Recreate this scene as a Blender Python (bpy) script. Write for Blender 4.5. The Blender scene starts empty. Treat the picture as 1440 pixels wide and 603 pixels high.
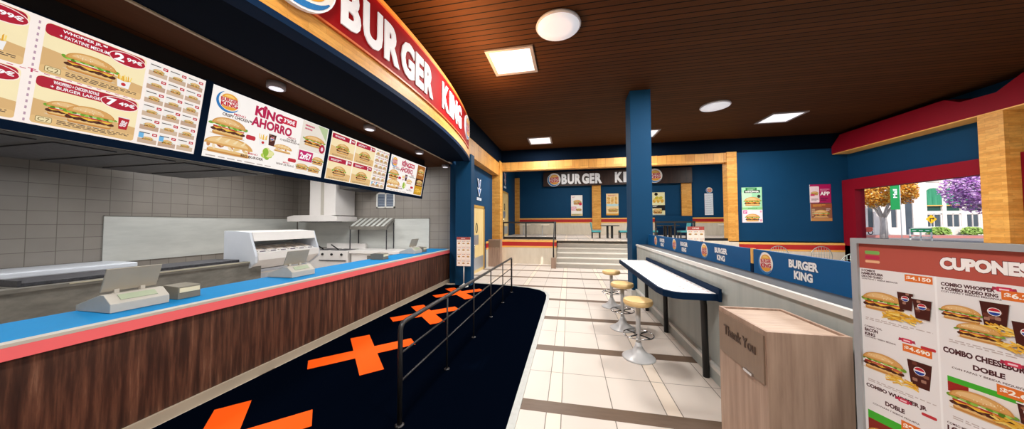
import bpy, bmesh, math, random
from mathutils import Vector, Matrix
random.seed(7)
SC = bpy.context.scene
COL = SC.collection
PI = math.pi

# ------------------------------------------------------------------ colour / materials
def lin(c):
    if isinstance(c, str):
        c = c.lstrip('#')
        c = tuple(int(c[i:i+2], 16)/255 for i in (0, 2, 4))
    return tuple((x/12.92 if x <= .04045 else ((x+.055)/1.055)**2.4) for x in c) + (1.0,)

MATS = {}
def base(name):
    m = bpy.data.materials.new(name); m.use_nodes = True
    nt = m.node_tree; b = nt.nodes['Principled BSDF']
    return m, nt, b
def N(nt, t, **kw):
    n = nt.nodes.new(t)
    for k, v in kw.items():
        if k.startswith('i_'):
            n.inputs[int(k[2:])].default_value = v
        else:
            setattr(n, k, v)
    return n
def M(nt, op, a, b=None, c=None):
    n = nt.nodes.new('ShaderNodeMath'); n.operation = op
    for i, v in enumerate((a, b, c)):
        if v is None: continue
        if isinstance(v, (int, float)): n.inputs[i].default_value = v
        else: nt.links.new(v, n.inputs[i])
    return n.outputs[0]
def mixc(nt, fac, a, b):
    n = nt.nodes.new('ShaderNodeMix'); n.data_type = 'RGBA'
    for i, v in ((0, fac), (6, a), (7, b)):
        if isinstance(v, (int, float, tuple)): n.inputs[i].default_value = v
        else: nt.links.new(v, n.inputs[i])
    return n.outputs[2]
def ocoord(nt, scale=(1, 1, 1)):
    t = nt.nodes.new('ShaderNodeTexCoord'); mp = nt.nodes.new('ShaderNodeMapping')
    mp.inputs['Scale'].default_value = scale
    nt.links.new(t.outputs['Object'], mp.inputs['Vector'])
    return mp.outputs[0]
def noise(nt, vec, scale=5, detail=3, rough=.55):
    n = nt.nodes.new('ShaderNodeTexNoise')
    n.inputs['Scale'].default_value = scale; n.inputs['Detail'].default_value = detail; n.inputs['Roughness'].default_value = rough
    nt.links.new(vec, n.inputs['Vector'])
    return n.outputs[0]
def ramp(nt, fac, stops):
    n = nt.nodes.new('ShaderNodeValToRGB'); e = n.color_ramp.elements
    while len(e) < len(stops): e.new(.5)
    for el, (p, c) in zip(e, stops): el.position = p; el.color = lin(c)
    nt.links.new(fac, n.inputs[0])
    return n.outputs[0]
def sc_(c, k):
    return tuple(min(1, x*k) for x in c[:3]) + (1,)

def plain(name, col, rough=.5, metal=0, var=.08, scale=6, stretch=(1, 1, 1), emit=0, spec=.5, alpha=None):
    if name in MATS: return MATS[name]
    m, nt, b = base(name)
    c = lin(col)
    f = noise(nt, ocoord(nt, stretch), scale)
    o = mixc(nt, f, sc_(c, 1-var), sc_(c, 1+var))
    nt.links.new(o, b.inputs['Base Color'])
    b.inputs['Roughness'].default_value = rough; b.inputs['Metallic'].default_value = metal
    b.inputs['Specular IOR Level'].default_value = spec
    if emit:
        nt.links.new(o, b.inputs['Emission Color']); b.inputs['Emission Strength'].default_value = emit
    MATS[name] = m
    return m

def streak(name, stops, stretch, scale=1, rough=.45, detail=5, spec=.4):
    m, nt, b = base(name)
    f = noise(nt, ocoord(nt, stretch), scale, detail, .65)
    nt.links.new(ramp(nt, f, stops), b.inputs['Base Color'])
    b.inputs['Roughness'].default_value = rough; b.inputs['Specular IOR Level'].default_value = spec
    MATS[name] = m
    return m

def bricks(name, c1, c2, mortar, bw, rh, ms, offset=.5, vertical=False, grain=None, rough=.5, spec=.4):
    """brick pattern on upright faces: (x+y, z) plane, or turned 90 degrees when vertical"""
    m, nt, b = base(name)
    s = nt.nodes.new('ShaderNodeSeparateXYZ'); t = nt.nodes.new('ShaderNodeTexCoord')
    nt.links.new(t.outputs['Object'], s.inputs[0])
    xy = M(nt, 'ADD', s.outputs[0], s.outputs[1])
    cb = nt.nodes.new('ShaderNodeCombineXYZ')
    nt.links.new(s.outputs[2] if vertical else xy, cb.inputs[0]); nt.links.new(xy if vertical else s.outputs[2], cb.inputs[1])
    br = nt.nodes.new('ShaderNodeTexBrick'); br.offset = offset
    for k, v in (('Scale', 1.0), ('Mortar Size', ms), ('Brick Width', bw), ('Row Height', rh), ('Bias', 0.0), ('Mortar Smooth', .1)):
        br.inputs[k].default_value = v
    br.inputs['Color1'].default_value = lin(c1); br.inputs['Color2'].default_value = lin(c2); br.inputs['Mortar'].default_value = lin(mortar)
    nt.links.new(cb.outputs[0], br.inputs['Vector'])
    out = br.outputs['Color']
    if grain:
        f = noise(nt, ocoord(nt, grain), 1, 4, .6)
        k = M(nt, 'MULTIPLY_ADD', f, .7, .65)
        mu = nt.nodes.new('ShaderNodeMix'); mu.data_type = 'RGBA'; mu.blend_type = 'MULTIPLY'; mu.inputs[0].default_value = 1
        g = nt.nodes.new('ShaderNodeCombineColor')
        for i in range(3): nt.links.new(k, g.inputs[i])
        nt.links.new(out, mu.inputs[6]); nt.links.new(g.outputs[0], mu.inputs[7]); out = mu.outputs[2]
    nt.links.new(out, b.inputs['Base Color'])
    b.inputs['Roughness'].default_value = rough; b.inputs['Specular IOR Level'].default_value = spec
    MATS[name] = m
    return m

def floor_mat():
    m, nt, b = base('tiled_floor')
    t = nt.nodes.new('ShaderNodeTexCoord'); s = nt.nodes.new('ShaderNodeSeparateXYZ')
    nt.links.new(t.outputs['Object'], s.inputs[0])
    def dist(v, c, p):
        f = M(nt, 'FRACT', M(nt, 'ADD', M(nt, 'DIVIDE', M(nt, 'SUBTRACT', v, c), p), 100.5))
        return M(nt, 'MULTIPLY', M(nt, 'ABSOLUTE', M(nt, 'SUBTRACT', f, .5)), p)
    dx = dist(s.outputs[0], -.155, 1.086); dy = dist(s.outputs[1], 2.795, 1.303)
    f = noise(nt, ocoord(nt), 1.7, 4)
    c = mixc(nt, f, lin('#cec4bc'), lin('#d8cec5'))
    c = mixc(nt, M(nt, 'LESS_THAN', dx, .066), c, lin('#e3d5c6'))
    g1 = M(nt, 'LESS_THAN', M(nt, 'ABSOLUTE', M(nt, 'SUBTRACT', dx, .068)), .0045)
    g2 = M(nt, 'GREATER_THAN', dx, .5385); g3 = M(nt, 'GREATER_THAN', dy, .6475)
    g = M(nt, 'MAXIMUM', M(nt, 'MAXIMUM', g1, g2), g3)
    c = mixc(nt, g, c, lin('#7a726b'))
    st = M(nt, 'LESS_THAN', dy, .088)
    f2 = noise(nt, ocoord(nt, (2, 10, 1)), 3, 4)
    c = mixc(nt, st, c, mixc(nt, f2, lin('#5e4b3c'), lin('#715e50')))
    nt.links.new(c, b.inputs['Base Color'])
    b.inputs['Roughness'].default_value = .42; b.inputs['Specular IOR Level'].default_value = .3
    return m

def ceiling_mat(name='slatted_ceiling', w=.13, a='#2f1b0b', bcol='#4c2c13', gap='#0b0502', axis=1):
    m, nt, b = base(name)
    t = nt.nodes.new('ShaderNodeTexCoord'); s = nt.nodes.new('ShaderNodeSeparateXYZ')
    nt.links.new(t.outputs['Object'], s.inputs[0])
    q = M(nt, 'DIVIDE', s.outputs[axis], w)
    fr = M(nt, 'FRACT', M(nt, 'ADD', q, 200.0)); fl = M(nt, 'FLOOR', q)
    wn = nt.nodes.new('ShaderNodeTexWhiteNoise'); wn.noise_dimensions = '1D'; nt.links.new(fl, wn.inputs['W'])
    f = noise(nt, ocoord(nt, (1.5, 14, 1) if axis == 1 else (14, 1.5, 1)), 2, 5, .6)
    k = M(nt, 'ADD', M(nt, 'MULTIPLY', wn.outputs[0], .35), M(nt, 'MULTIPLY', f, .75))
    c = mixc(nt, k, lin(a), lin(bcol))
    c = mixc(nt, M(nt, 'LESS_THAN', fr, .15 if axis == 1 else .03), c, lin(gap))
    nt.links.new(c, b.inputs['Base Color']); b.inputs['Roughness'].default_value = .7; b.inputs['Specular IOR Level'].default_value = .1
    return m

def attr_mat(name, emit=0, rough=.45):
    m, nt, b = base(name)
    a = nt.nodes.new('ShaderNodeAttribute'); a.attribute_name = 'Col'
    f = noise(nt, ocoord(nt), 9, 2)
    k = M(nt, 'MULTIPLY_ADD', f, .08, .96)
    mu = nt.nodes.new('ShaderNodeMix'); mu.data_type = 'RGBA'; mu.blend_type = 'MULTIPLY'; mu.inputs[0].default_value = 1
    g = nt.nodes.new('ShaderNodeCombineColor')
    for i in range(3): nt.links.new(k, g.inputs[i])
    nt.links.new(a.outputs['Color'], mu.inputs[6]); nt.links.new(g.outputs[0], mu.inputs[7])
    if emit:
        b.inputs['Base Color'].default_value = (.01, .01, .01, 1)
        nt.links.new(mu.outputs[2], b.inputs['Emission Color']); b.inputs['Emission Strength'].default_value = emit
    else:
        nt.links.new(mu.outputs[2], b.inputs['Base Color'])
    b.inputs['Roughness'].default_value = rough; b.inputs['Specular IOR Level'].default_value = .3
    return m

def glass_mat():
    m, nt, b = base('clear_glass')
    b.inputs['Base Color'].default_value = (.97, .99, .98, 1); b.inputs['Roughness'].default_value = .0
    b.inputs['Transmission Weight'].default_value = 1; b.inputs['IOR'].default_value = 1.02
    f = noise(nt, ocoord(nt), 2); nt.links.new(M(nt, 'MULTIPLY', f, .004), b.inputs['Roughness'])
    return m

WOODY = bricks('butcher_block', '#cf8f3c', '#e2a854', '#a8702a', .42, .065, .0012, grain=(9, 9, 30))
WOODV = bricks('butcher_block_upright', '#bd823c', '#d59d50', '#5a3816', .9, .34, .003, vertical=True, offset=.3, grain=(14, 14, 2))
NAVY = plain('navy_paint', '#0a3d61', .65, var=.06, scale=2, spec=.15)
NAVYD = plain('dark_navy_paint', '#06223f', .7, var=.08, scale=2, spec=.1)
NAVYK = plain('navy_in_shade', '#04101f', .8, var=.08, scale=2, spec=.05)  # the wall navy with the shade up high and under the fascia mixed in
FLOOR = floor_mat()
CEIL = ceiling_mat()
SOFW = ceiling_mat('dark_soffit_wood', .5, '#3d2517', '#57361f', '#23140b', axis=0)
TILE = bricks('grey_wall_tile', '#86807a', '#8c867f', '#655f59', .31, .25, .005, offset=0, grain=(.7, .7, .7), rough=.4)
RED = plain('fascia_red', '#950b10', .6, var=.05, spec=.08)
CRIM = plain('crimson_paint', '#820b20', .6, var=.05, scale=1.5, spec=.15)
REDL = plain('stripe_red', '#b8221f', .5, var=.06)
YEL = plain('stripe_yellow', '#f0b860', .5, var=.06)
CREAM = streak('cream_panel', [(.3, '#d6cbb8'), (.7, '#e6dccb')], (3, 3, .6), 2)
GREYP = streak('grey_planks', [(.2, '#9aa1a0'), (.5, '#a9afac'), (.85, '#b5bab6')], (6, 6, .4), 1, .55)
WHITE = plain('white_trim', '#d9d8d4', .45, var=.04)
DGREY = plain('dark_grey_ledge', '#4b4d50', .5, var=.1)
CWOOD = streak('dark_counter_wood', [(.28, '#1d0f0b'), (.45, '#3b2319'), (.6, '#5f3d2d'), (.78, '#94705a')], (14, 14, .9), 1.3, .5, 6)
BLUETOP = plain('counter_blue', '#127db9', .6, var=.04, spec=.1)
PINK = plain('coral_pink', '#ee6a6e', .4, var=.03)
EDGEG = plain('counter_edge_grey', '#b9b4aa', .5, var=.05)
KICK = plain('beige_kick_plate', '#a89a88', .5, var=.12, scale=3)
MATB = plain('black_navy_mat', '#02050e', 1, var=.25, scale=60, spec=0)
ORANGE = plain('orange_mark', '#f85a10', .7, var=.03, spec=.1)
DMETAL = plain('dark_grey_tube', '#39383a', .38, metal=.6, var=.1)
BLACK = plain('matt_black', '#121214', .5, var=.2)
CHROME = plain('chrome', '#c9cbd0', .18, metal=1, var=.04)
STEEL = streak('brushed_steel', [(.3, '#b4b7b4'), (.7, '#cbcdc9')], (.6, .6, 3), 1.2, .5)
STEELD = streak('worn_grey_steel', [(.25, '#5d5a54'), (.5, '#716e67'), (.8, '#8b867d')], (2, 2, 5), 1.5, .5)
DARKST = streak('dark_griddle', [(.3, '#26262a'), (.7, '#4a4a50')], (12, 12, 12), 2, .5)
HOODG = streak('smoked_hood_metal', [(.3, '#2e2c2a'), (.7, '#484542')], (.6, 6, 6), 1.2, .5)
APPW = plain('appliance_white', '#e6e2df', .3, var=.04)
APPB = plain('cool_white_panel', '#cfd5df', .35, var=.04)
BEIGE = plain('register_beige', '#bcb7ae', .45, var=.08, scale=12)
BEIGED = plain('register_taupe', '#7a7467', .5, var=.1, scale=12)
LCD = plain('lcd_green', '#a9b59c', .3, var=.1)
SEAT = plain('cream_vinyl', '#e6c489', .4, var=.06, scale=5)
STOOLM = plain('pale_painted_steel', '#c3c5c8', .3, var=.06)
BINW = streak('taupe_wood_laminate', [(.3, '#8d7364'), (.5, '#a38877'), (.75, '#b59a87')], (16, 16, 1.0), 1.4, .5)
BINTOP = streak('bin_top_laminate', [(.3, '#a48b7a'), (.7, '#bda491')], (3, 24, 3), 1.4, .5)
LIGHTM = plain('lit_diffuser', '#eceef4', .5, emit=.85, var=.01)
ROUNDL = plain('opal_diffuser', '#cfd4df', .5, emit=.5, var=.02)
FRAMEG = plain('grey_light_frame', '#8e8a8e', .5, metal=.3)
DOORW = streak('door_pale_wood', [(.3, '#d9bd7c'), (.7, '#ead39a')], (10, 10, .8), 1.3, .4)
DOORF = plain('door_frame_ochre', '#b9903f', .5, var=.1)
TEAL = plain('teal_vinyl', '#3f9aa0', .45, var=.06)
GLASS = glass_mat()
PRINT = attr_mat('printed_sheet')
SCREEN = attr_mat('lit_screen', emit=1.0)
LOGOM = attr_mat('printed_logo', rough=.35)
SIGNW = plain('white_sign_face', '#f2f1f3', .5, var=.01, emit=.12, spec=.1)  # faint self-glow added so the white letters stay bright
STREETM = plain('street_concrete', '#b9aea8', .9, var=.12, scale=.5)
ASPH = plain('asphalt', '#8f8886', .9, var=.15, scale=.7)
STONE = streak('pale_facade_stone', [(.3, '#e9ddd6'), (.7, '#f6ece6')], (.3, .3, .3), 2, .8)
WING = plain('dark_glass_and_shade', '#4c5560', .2, var=.25, scale=.6)  # dark grey of the panes, also used as the shade of a recess
AWN = streak('green_awning_cloth', [(.3, '#1d7a52'), (.7, '#57a882')], (2.2, 2.2, .1), 2, .7)

# ------------------------------------------------------------------ mesh builder
class MB:
    def __init__(s): s.bm = bmesh.new(); s.mi = 0
    def m(s, i): s.mi = i; return s
    def face(s, pts):
        vs = [s.bm.verts.new(p) for p in pts]
        f = s.bm.faces.new(vs); f.material_index = s.mi; return f
    def box(s, x0, x1, y0, y1, z0, z1, bev=0):
        r = bmesh.ops.create_cube(s.bm, size=1)
        vs = r['verts']
        for v in vs:
            v.co = ((x0+x1)/2 + v.co.x*(x1-x0), (y0+y1)/2 + v.co.y*(y1-y0), (z0+z1)/2 + v.co.z*(z1-z0))
        fs = set(f for v in vs for f in v.link_faces)
        if bev:
            es = set(e for v in vs for e in v.link_edges)
            g = bmesh.ops.bevel(s.bm, geom=list(es), offset=bev, segments=2, affect='EDGES', profile=.5)
            fs = set(f for v in g['verts'] for f in v.link_faces) | set(f for f in fs if f.is_valid)
        for f in fs:
            if f.is_valid: f.material_index = s.mi
        return s
    def prism(s, pts, vec):
        """closed polygon (3D points) swept along vec"""
        vec = Vector(vec); a = [s.bm.verts.new(p) for p in pts]; b = [s.bm.verts.new(Vector(p)+vec) for p in pts]
        n = len(a); fs = [s.bm.faces.new(a), s.bm.faces.new(b[::-1])]
        for i in range(n): fs.append(s.bm.faces.new((a[i], b[i], b[(i+1) % n], a[(i+1) % n])))
        for f in fs: f.material_index = s.mi
        bmesh.ops.recalc_face_normals(s.bm, faces=fs)
        return s
    def lathe(s, prof, c=(0, 0, 0), seg=32, smooth=True):
        rings = []
        for r, z in prof:
            if r < 1e-6: rings.append([s.bm.verts.new((c[0], c[1], c[2]+z))])
            else: rings.append([s.bm.verts.new((c[0]+r*math.cos(2*PI*i/seg), c[1]+r*math.sin(2*PI*i/seg), c[2]+z)) for i in range(seg)])
        fs = []
        for a, b in zip(rings, rings[1:]):
            for i in range(seg):
                j = (i+1) % seg
                if len(a) == 1 and len(b) > 1: fs.append(s.bm.faces.new((a[0], b[i], b[j])))
                elif len(b) == 1 and len(a) > 1: fs.append(s.bm.faces.new((a[i], b[0], a[j])))
                elif len(a) > 1: fs.append(s.bm.faces.new((a[i], b[i], b[j], a[j])))
        for e in (rings[0], rings[-1]):
            if len(e) > 1: fs.append(s.bm.faces.new(e))
        for f in fs: f.material_index = s.mi; f.smooth = smooth and len(f.verts) < 5
        bmesh.ops.recalc_face_normals(s.bm, faces=fs)
        return s
    def tube(s, path, r, seg=12, closed=False, r1=None):
        P = [Vector(p) for p in path]; n = len(P); rings = []
        up = Vector((0, 0, 1)); prev = None
        for i, p in enumerate(P):
            if closed: d = (P[(i+1) % n]-P[i-1])
            else: d = (P[min(i+1, n-1)]-P[max(i-1, 0)])
            d.normalize()
            if prev is None:
                a = d.cross(up if abs(d.z) < .9 else Vector((1, 0, 0))).normalized()
            else:
                a = (prev - d*prev.dot(d)).normalized()
            prev = a; b = d.cross(a)
            rr = r if r1 is None else r + (r1-r)*i/(n-1)
            rings.append([s.bm.verts.new(p + (a*math.cos(2*PI*k/seg)+b*math.sin(2*PI*k/seg))*rr) for k in range(seg)])
        fs = []
        for i in range(n if closed else n-1):
            A, B = rings[i], rings[(i+1) % n]
            for k in range(seg):
                l = (k+1) % seg
                f = s.bm.faces.new((A[k], A[l], B[l], B[k])); f.smooth = True; fs.append(f)
        if not closed:
            fs.append(s.bm.faces.new(rings[0][::-1])); fs.append(s.bm.faces.new(rings[-1]))
        for f in fs: f.material_index = s.mi
        bmesh.ops.recalc_face_normals(s.bm, faces=fs)
        return s
    def ico(s, c, r, sub=1, sq=(1, 1, 1)):
        g = bmesh.ops.create_icosphere(s.bm, subdivisions=sub, radius=1)
        for v in g['verts']: v.co = Vector((c[0]+v.co.x*r*sq[0], c[1]+v.co.y*r*sq[1], c[2]+v.co.z*r*sq[2]))
        for f in set(f for v in g['verts'] for f in v.link_faces): f.material_index = s.mi; f.smooth = True
        return s
    def link(s, name, mats, parent=None, bevel=0):
        me = bpy.data.meshes.new(name); s.bm.to_mesh(me); s.bm.free()
        for mm in (mats if isinstance(mats, (list, tuple)) else [mats]): me.materials.append(mm)
        o = bpy.data.objects.new(name, me); COL.objects.link(o)
        if parent: o.parent = parent
        if bevel:
            b = o.modifiers.new('bevel', 'BEVEL'); b.width = bevel; b.segments = 2; b.limit_method = 'ANGLE'; b.angle_limit = .7
        return o

def tag(o, label, cat, group=None, kind=None):
    o['label'] = label; o['category'] = cat
    if group: o['group'] = group
    if kind: o['kind'] = kind
    return o
def thing(name, label, cat, loc=(0, 0, 0), rz=0, group=None):
    o = bpy.data.objects.new(name, None); o.empty_display_size = .1; COL.objects.link(o)
    o.location = loc; o.rotation_euler = (0, 0, rz)
    return tag(o, label, cat, group)
def struct(name, mb, mats, label=None, cat=None, parent=None, bevel=0):
    o = mb.link(name, mats, parent, bevel); o['kind'] = 'structure'
    if parent is None:
        o['label'] = label or name.replace('_', ' '); o['category'] = cat or name.split('_')[0]
    return o
def dup(root, loc, rz, label):
    r = root.copy(); COL.objects.link(r); r.location = loc; r.rotation_euler = (0, 0, rz); r['label'] = label
    for ch in list(root.children):
        c = ch.copy(); COL.objects.link(c); c.parent = r
        for g in list(ch.children):
            d = g.copy(); COL.objects.link(d); d.parent = c
    return r
def bx(*a, bev=0): return MB().box(*a, bev=bev)

# ------------------------------------------------------------------ lettering
_gl = {}
def glyph(text, offset=0.0, extrude=0.0, space=1.0):
    """outline mesh of a line of text: verts list, faces list, bounds"""
    key = (text, offset, extrude, space)
    if key in _gl: return _gl[key]
    cu = bpy.data.curves.new('lettering', 'FONT'); cu.body = text; cu.size = 1; cu.offset = offset; cu.extrude = extrude
    cu.resolution_u = 3; cu.space_character = space
    ob = bpy.data.objects.new('lettering_tmp', cu); COL.objects.link(ob)
    dg = bpy.context.evaluated_depsgraph_get(); dg.update()
    me = bpy.data.meshes.new_from_object(ob.evaluated_get(dg))
    vs = [v.co.copy() for v in me.vertices]; fs = [tuple(p.vertices) for p in me.polygons]
    bpy.data.objects.remove(ob); bpy.data.curves.remove(cu); bpy.data.meshes.remove(me)
    xs = [v.x for v in vs] or [0, 1]; ys = [v.y for v in vs] or [0, 1]
    _gl[key] = (vs, fs, (min(xs), max(xs), min(ys), max(ys)))
    return _gl[key]

class G:
    """flat printed artwork, in metres on a panel: x to the right, y up"""
    def __init__(s, w, h, bg='#ffffff'):
        s.w, s.h = w, h; s.items = []
        if bg: s.rect(0, 0, w, h, bg)
    def poly(s, pts, c): s.items.append(([tuple(p) for p in pts], [tuple(range(len(pts)))], lin(c))); return s
    def rect(s, x, y, w, h, c): return s.poly([(x, y), (x+w, y), (x+w, y+h), (x, y+h)], c)
    def ell(s, cx, cy, rx, ry, c, a0=0, a1=360, n=20, rot=0):
        pts = []
        for i in range(n if a1-a0 >= 360 else n+1):
            a = math.radians(a0+(a1-a0)*i/n); x, y = rx*math.cos(a), ry*math.sin(a)
            pts.append((cx+x*math.cos(rot)-y*math.sin(rot), cy+x*math.sin(rot)+y*math.cos(rot)))
        return s.poly(pts, c)
    def rrect(s, x, y, w, h, r, c):
        pts = []
        for (cx, cy, a) in ((x+w-r, y+r, -90), (x+w-r, y+h-r, 0), (x+r, y+h-r, 90), (x+r, y+r, 180)):
            for i in range(5):
                t = math.radians(a+90*i/4); pts.append((cx+r*math.cos(t), cy+r*math.sin(t)))
        return s.poly(pts, c)
    def ring(s, cx, cy, r0, r1, a0, a1, c, n=22, taper=False, rot=0):
        pts = []
        for i in range(n+1):
            a = math.radians(a0+(a1-a0)*i/n); pts.append((cx+r1*math.cos(a), cy+r1*math.sin(a)))
        k = []
        for i in range(n+1):
            t = i/n; a = math.radians(a0+(a1-a0)*t)
            rr = r0 + (r1-r0)*(abs(2*t-1)**2 if taper else 0)*.85
            k.append((cx+rr*math.cos(a), cy+rr*math.sin(a)))
        for i in range(n): s.poly([pts[i], pts[i+1], k[i+1], k[i]], c)
        return s
    def text(s, t, x, y, w, h, c, off=.02, rot=0, outline=None, oc='#000000'):
        """text squeezed into the box x,y,w,h"""
        def put(o, col, grow=0):
            vs, fs, b = glyph(t, o)
            b0 = glyph(t, off)[2]
            sx = w/(b0[1]-b0[0]); sy = h/(b0[3]-b0[2])
            pts = []
            for v in vs:
                px, py = (v.x-b0[0])*sx-w/2, (v.y-b0[2])*sy-h/2
                pts.append((x+w/2+px*math.cos(rot)-py*math.sin(rot), y+h/2+px*math.sin(rot)+py*math.cos(rot)))
            s.items.append((pts, fs, lin(col)))
        if outline: put(off+outline, oc)
        put(off, c); return s
    # ---- pictures of food
    def burger(s, cx, cy, w, long=False, rot=0, bacon=False, sub=False):
        h = w*(.44 if long else .60); x0 = cx-w/2; y0 = cy-h/2; rnd = random.Random(int(cx*9173+cy*3571+w*777)); W = lambda a, b: rnd.uniform(a, b)
        s.ell(cx, y0+h*.02, w*.5, h*.06, '#d8c3a4', n=14)
        s.rrect(x0+w*.07, y0, w*.86, h*.2, h*.09, '#c98a45'); s.rrect(x0+w*.09, y0+h*.1, w*.82, h*.13, h*.06, '#e6bd7c')
        if sub:
            for i in range(16): s.ell(x0+w*W(.08, .92), y0+h*W(.26, .5), w*W(.03, .07), h*W(.06, .1), ('#f0d9b4', '#c98a54', '#a35d38', '#e4c48a', '#d7a26c')[i % 5], n=8, rot=i)
            s.ell(cx, y0+h*.42, w*.5, h*.52, '#d9a35c', 0, 180, 18); s.ell(cx-w*.03, y0+h*.52, w*.42, h*.34, '#ecc78c', 0, 180, 16)
            for i in range(4): s.poly([(x0+w*(.2+.17*i), y0+h*.62), (x0+w*(.26+.17*i), y0+h*.62), (x0+w*(.32+.17*i), y0+h*.85), (x0+w*(.28+.17*i), y0+h*.85)], '#f4dcae')
            return s
        for i in range(7): s.ell(x0+w*(.1+.133*i), y0+h*.27, w*.09, h*W(.075, .1), ('#4c2616', '#5e3220', '#43210f')[i % 3], n=9)
        s.rrect(x0+w*.05, y0+h*.22, w*.9, h*.14, h*.06, '#54291a')
        for i in range(6): s.ell(x0+w*W(.08, .9), y0+h*W(.24, .34), w*.035, h*.035, ('#7a4630', '#38190e')[i % 2], n=7)
        s.poly([(x0+w*.06, y0+h*.38), (x0+w*.94, y0+h*.38), (x0+w*.84, y0+h*.27), (x0+w*.66, y0+h*.36), (x0+w*.46, y0+h*.26), (x0+w*.3, y0+h*.36), (x0+w*.16, y0+h*.29)], '#f0b93f')
        for i in range(4): s.rrect(x0+w*(.07+.215*i), y0+h*.37+h*.02*(i % 2), w*.23, h*.09, h*.03, ('#b83a26', '#cf5a3c')[i % 2])
        if bacon:
            for i in range(4): s.rrect(x0+w*(.05+.23*i), y0+h*.33, w*.2, h*.07, h*.02, ('#8e3426', '#c96a50')[i % 2])
        s.rrect(x0+w*.08, y0+h*.45, w*.84, h*.06, h*.025, '#f5eedd')
        for i in range(13): s.ell(x0+w*(.02+.08*i), y0+h*(.53+W(-.03, .05)), w*W(.05, .085), h*W(.05, .09), ('#6fa12f', '#93c14a', '#557f22', '#aacd68')[i % 4], n=9, rot=W(-.6, .6))
        s.ell(cx, y0+h*.56, w*.48, h*.44, '#c98d48', 0, 180, 20); s.ell(cx, y0+h*.6, w*.44, h*.38, '#d9a35e', 0, 180, 18)
        s.ell(cx-w*.06, y0+h*.68, w*.31, h*.24, '#e8bf85', 0, 180, 14)
        for i in range(14): s.ell(cx+w*W(-.36, .36), y0+h*W(.66, .84), w*.013, w*.008, '#f7e8c6', n=6, rot=W(0, 3))
        return s
    def fries(s, cx, cy, w, red=True):
        for i in range(9):
            x = cx-w*.42+w*.1*i; t = random.uniform(-.1, .1)*w
            s.poly([(x-w*.04, cy), (x+w*.04, cy), (x+w*.04+t, cy+w*random.uniform(.55, .8)), (x-w*.04+t, cy+w*random.uniform(.55, .8))], ('#f1c24a', '#e2a52f', '#f7d878')[i % 3])
        s.poly([(cx-w*.36, cy-w*.55), (cx+w*.36, cy-w*.55), (cx+w*.46, cy+w*.2), (cx, cy+w*.08), (cx-w*.46, cy+w*.2)], '#f1eeec')
        if red: s.ell(cx, cy-w*.22, w*.16, w*.16, '#c6262c', n=12)
        return s
    def friespile(s, cx, cy, w):
        for i in range(26):
            a = random.uniform(-.7, .5); l = w*random.uniform(.25, .4); x = cx+w*random.uniform(-.38, .38); y = cy+w*.16*random.uniform(-1, 1)*(1-abs(x-cx)/w)
            dx, dy = math.cos(a)*l/2, math.sin(a)*l/2; nx, ny = -math.sin(a)*w*.025, math.cos(a)*w*.025
            s.poly([(x-dx-nx, y-dy-ny), (x+dx-nx, y+dy-ny), (x+dx+nx, y+dy+ny), (x-dx+nx, y-dy+ny)], ('#f1c24a', '#dfa232', '#f7d878', '#e9b440')[i % 4])
        return s
    def cola(s, cx, cy, w, red=False):
        h = w*1.55
        s.poly([(cx-w*.36, cy-h/2), (cx+w*.36, cy-h/2), (cx+w*.5, cy+h/2), (cx-w*.5, cy+h/2)], '#b31f2c' if red else '#4a1f18')
        if red:
            s.text('BURGER', cx-w*.55, cy-h*.08, w*.85, h*.16, '#ffffff', .03, rot=1.35); s.text('KING', cx-w*.22, cy-h*.12, w*.7, h*.2, '#ffffff', .03, rot=1.35)
        else:
            for i in range(6): s.rrect(cx+w*random.uniform(-.4, .2), cy+h*random.uniform(-.3, .35), w*.2, w*.18, w*.04, ('#8d5a48', '#6b372a', '#a57a68')[i % 3])
            s.ell(cx, cy+h*.12, w*.24, w*.24, '#f3f0f0', n=14); s.ell(cx, cy+h*.12, w*.21, w*.21, '#c32636', 10, 170, 10); s.ell(cx, cy+h*.12, w*.21, w*.21, '#27459b', 190, 350, 10)
        s.rrect(cx-w*.54, cy+h*.46, w*1.08, h*.07, h*.02, '#e8e6e6')
        return s
    def logo(s, cx, cy, r, c='#c21f32', back=True, sx=1.0):
        """bun halves, two words, blue sweep"""
        k = len(s.items)
        if back: s.ell(cx, cy, r, r, '#f6efe6', n=30)
        s.ring(cx, cy, r*.76, r*.99, 120, 330, '#2f78b7', 26, taper=True)
        x = cx+r*.07
        s.ell(x, cy+r*.26, r*.68, r*.54, '#eaa33a', 8, 172, 20); s.ell(x-r*.05, cy+r*.42, r*.44, r*.27, '#f6cd73', 10, 170, 14)
        s.ell(x, cy-r*.3, r*.68, r*.44, '#eaa33a', 188, 352, 18)
        s.text('BURGER', x-r*.72, cy+r*.02, r*1.44, r*.36, c, .05, rot=.07, outline=.02, oc='#f6efe6')
        s.text('KING', x-r*.68, cy-r*.42, r*1.4, r*.42, c, .05, rot=.07, outline=.02, oc='#f6efe6')
        return s
    def price(s, x, y, w, h, a, b='', c='#c0202f'):
        s.rrect(x, y, w, h, h*.45, c)
        s.text(a, x+w*.1, y+h*.15, w*(.34 if b else .8), h*.7, '#ffffff', .03)
        if b: s.text(b, x+w*.5, y+h*.35, w*.4, h*.4, '#ffffff', .03)
        return s
    def fine(s, x, y, w, h, c='#5a4a40', n=3):
        """lines of unreadably small print"""
        for i in range(n):
            yy = y+h*(1-(i+.8)/n); xx = x
            while xx < x+w*(1 if i < n-1 else .7):
                l = w*random.uniform(.04, .12); l = min(l, x+w-xx); s.rect(xx, yy, l, h/n*.5, c); xx += l+w*.025
        return s
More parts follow.
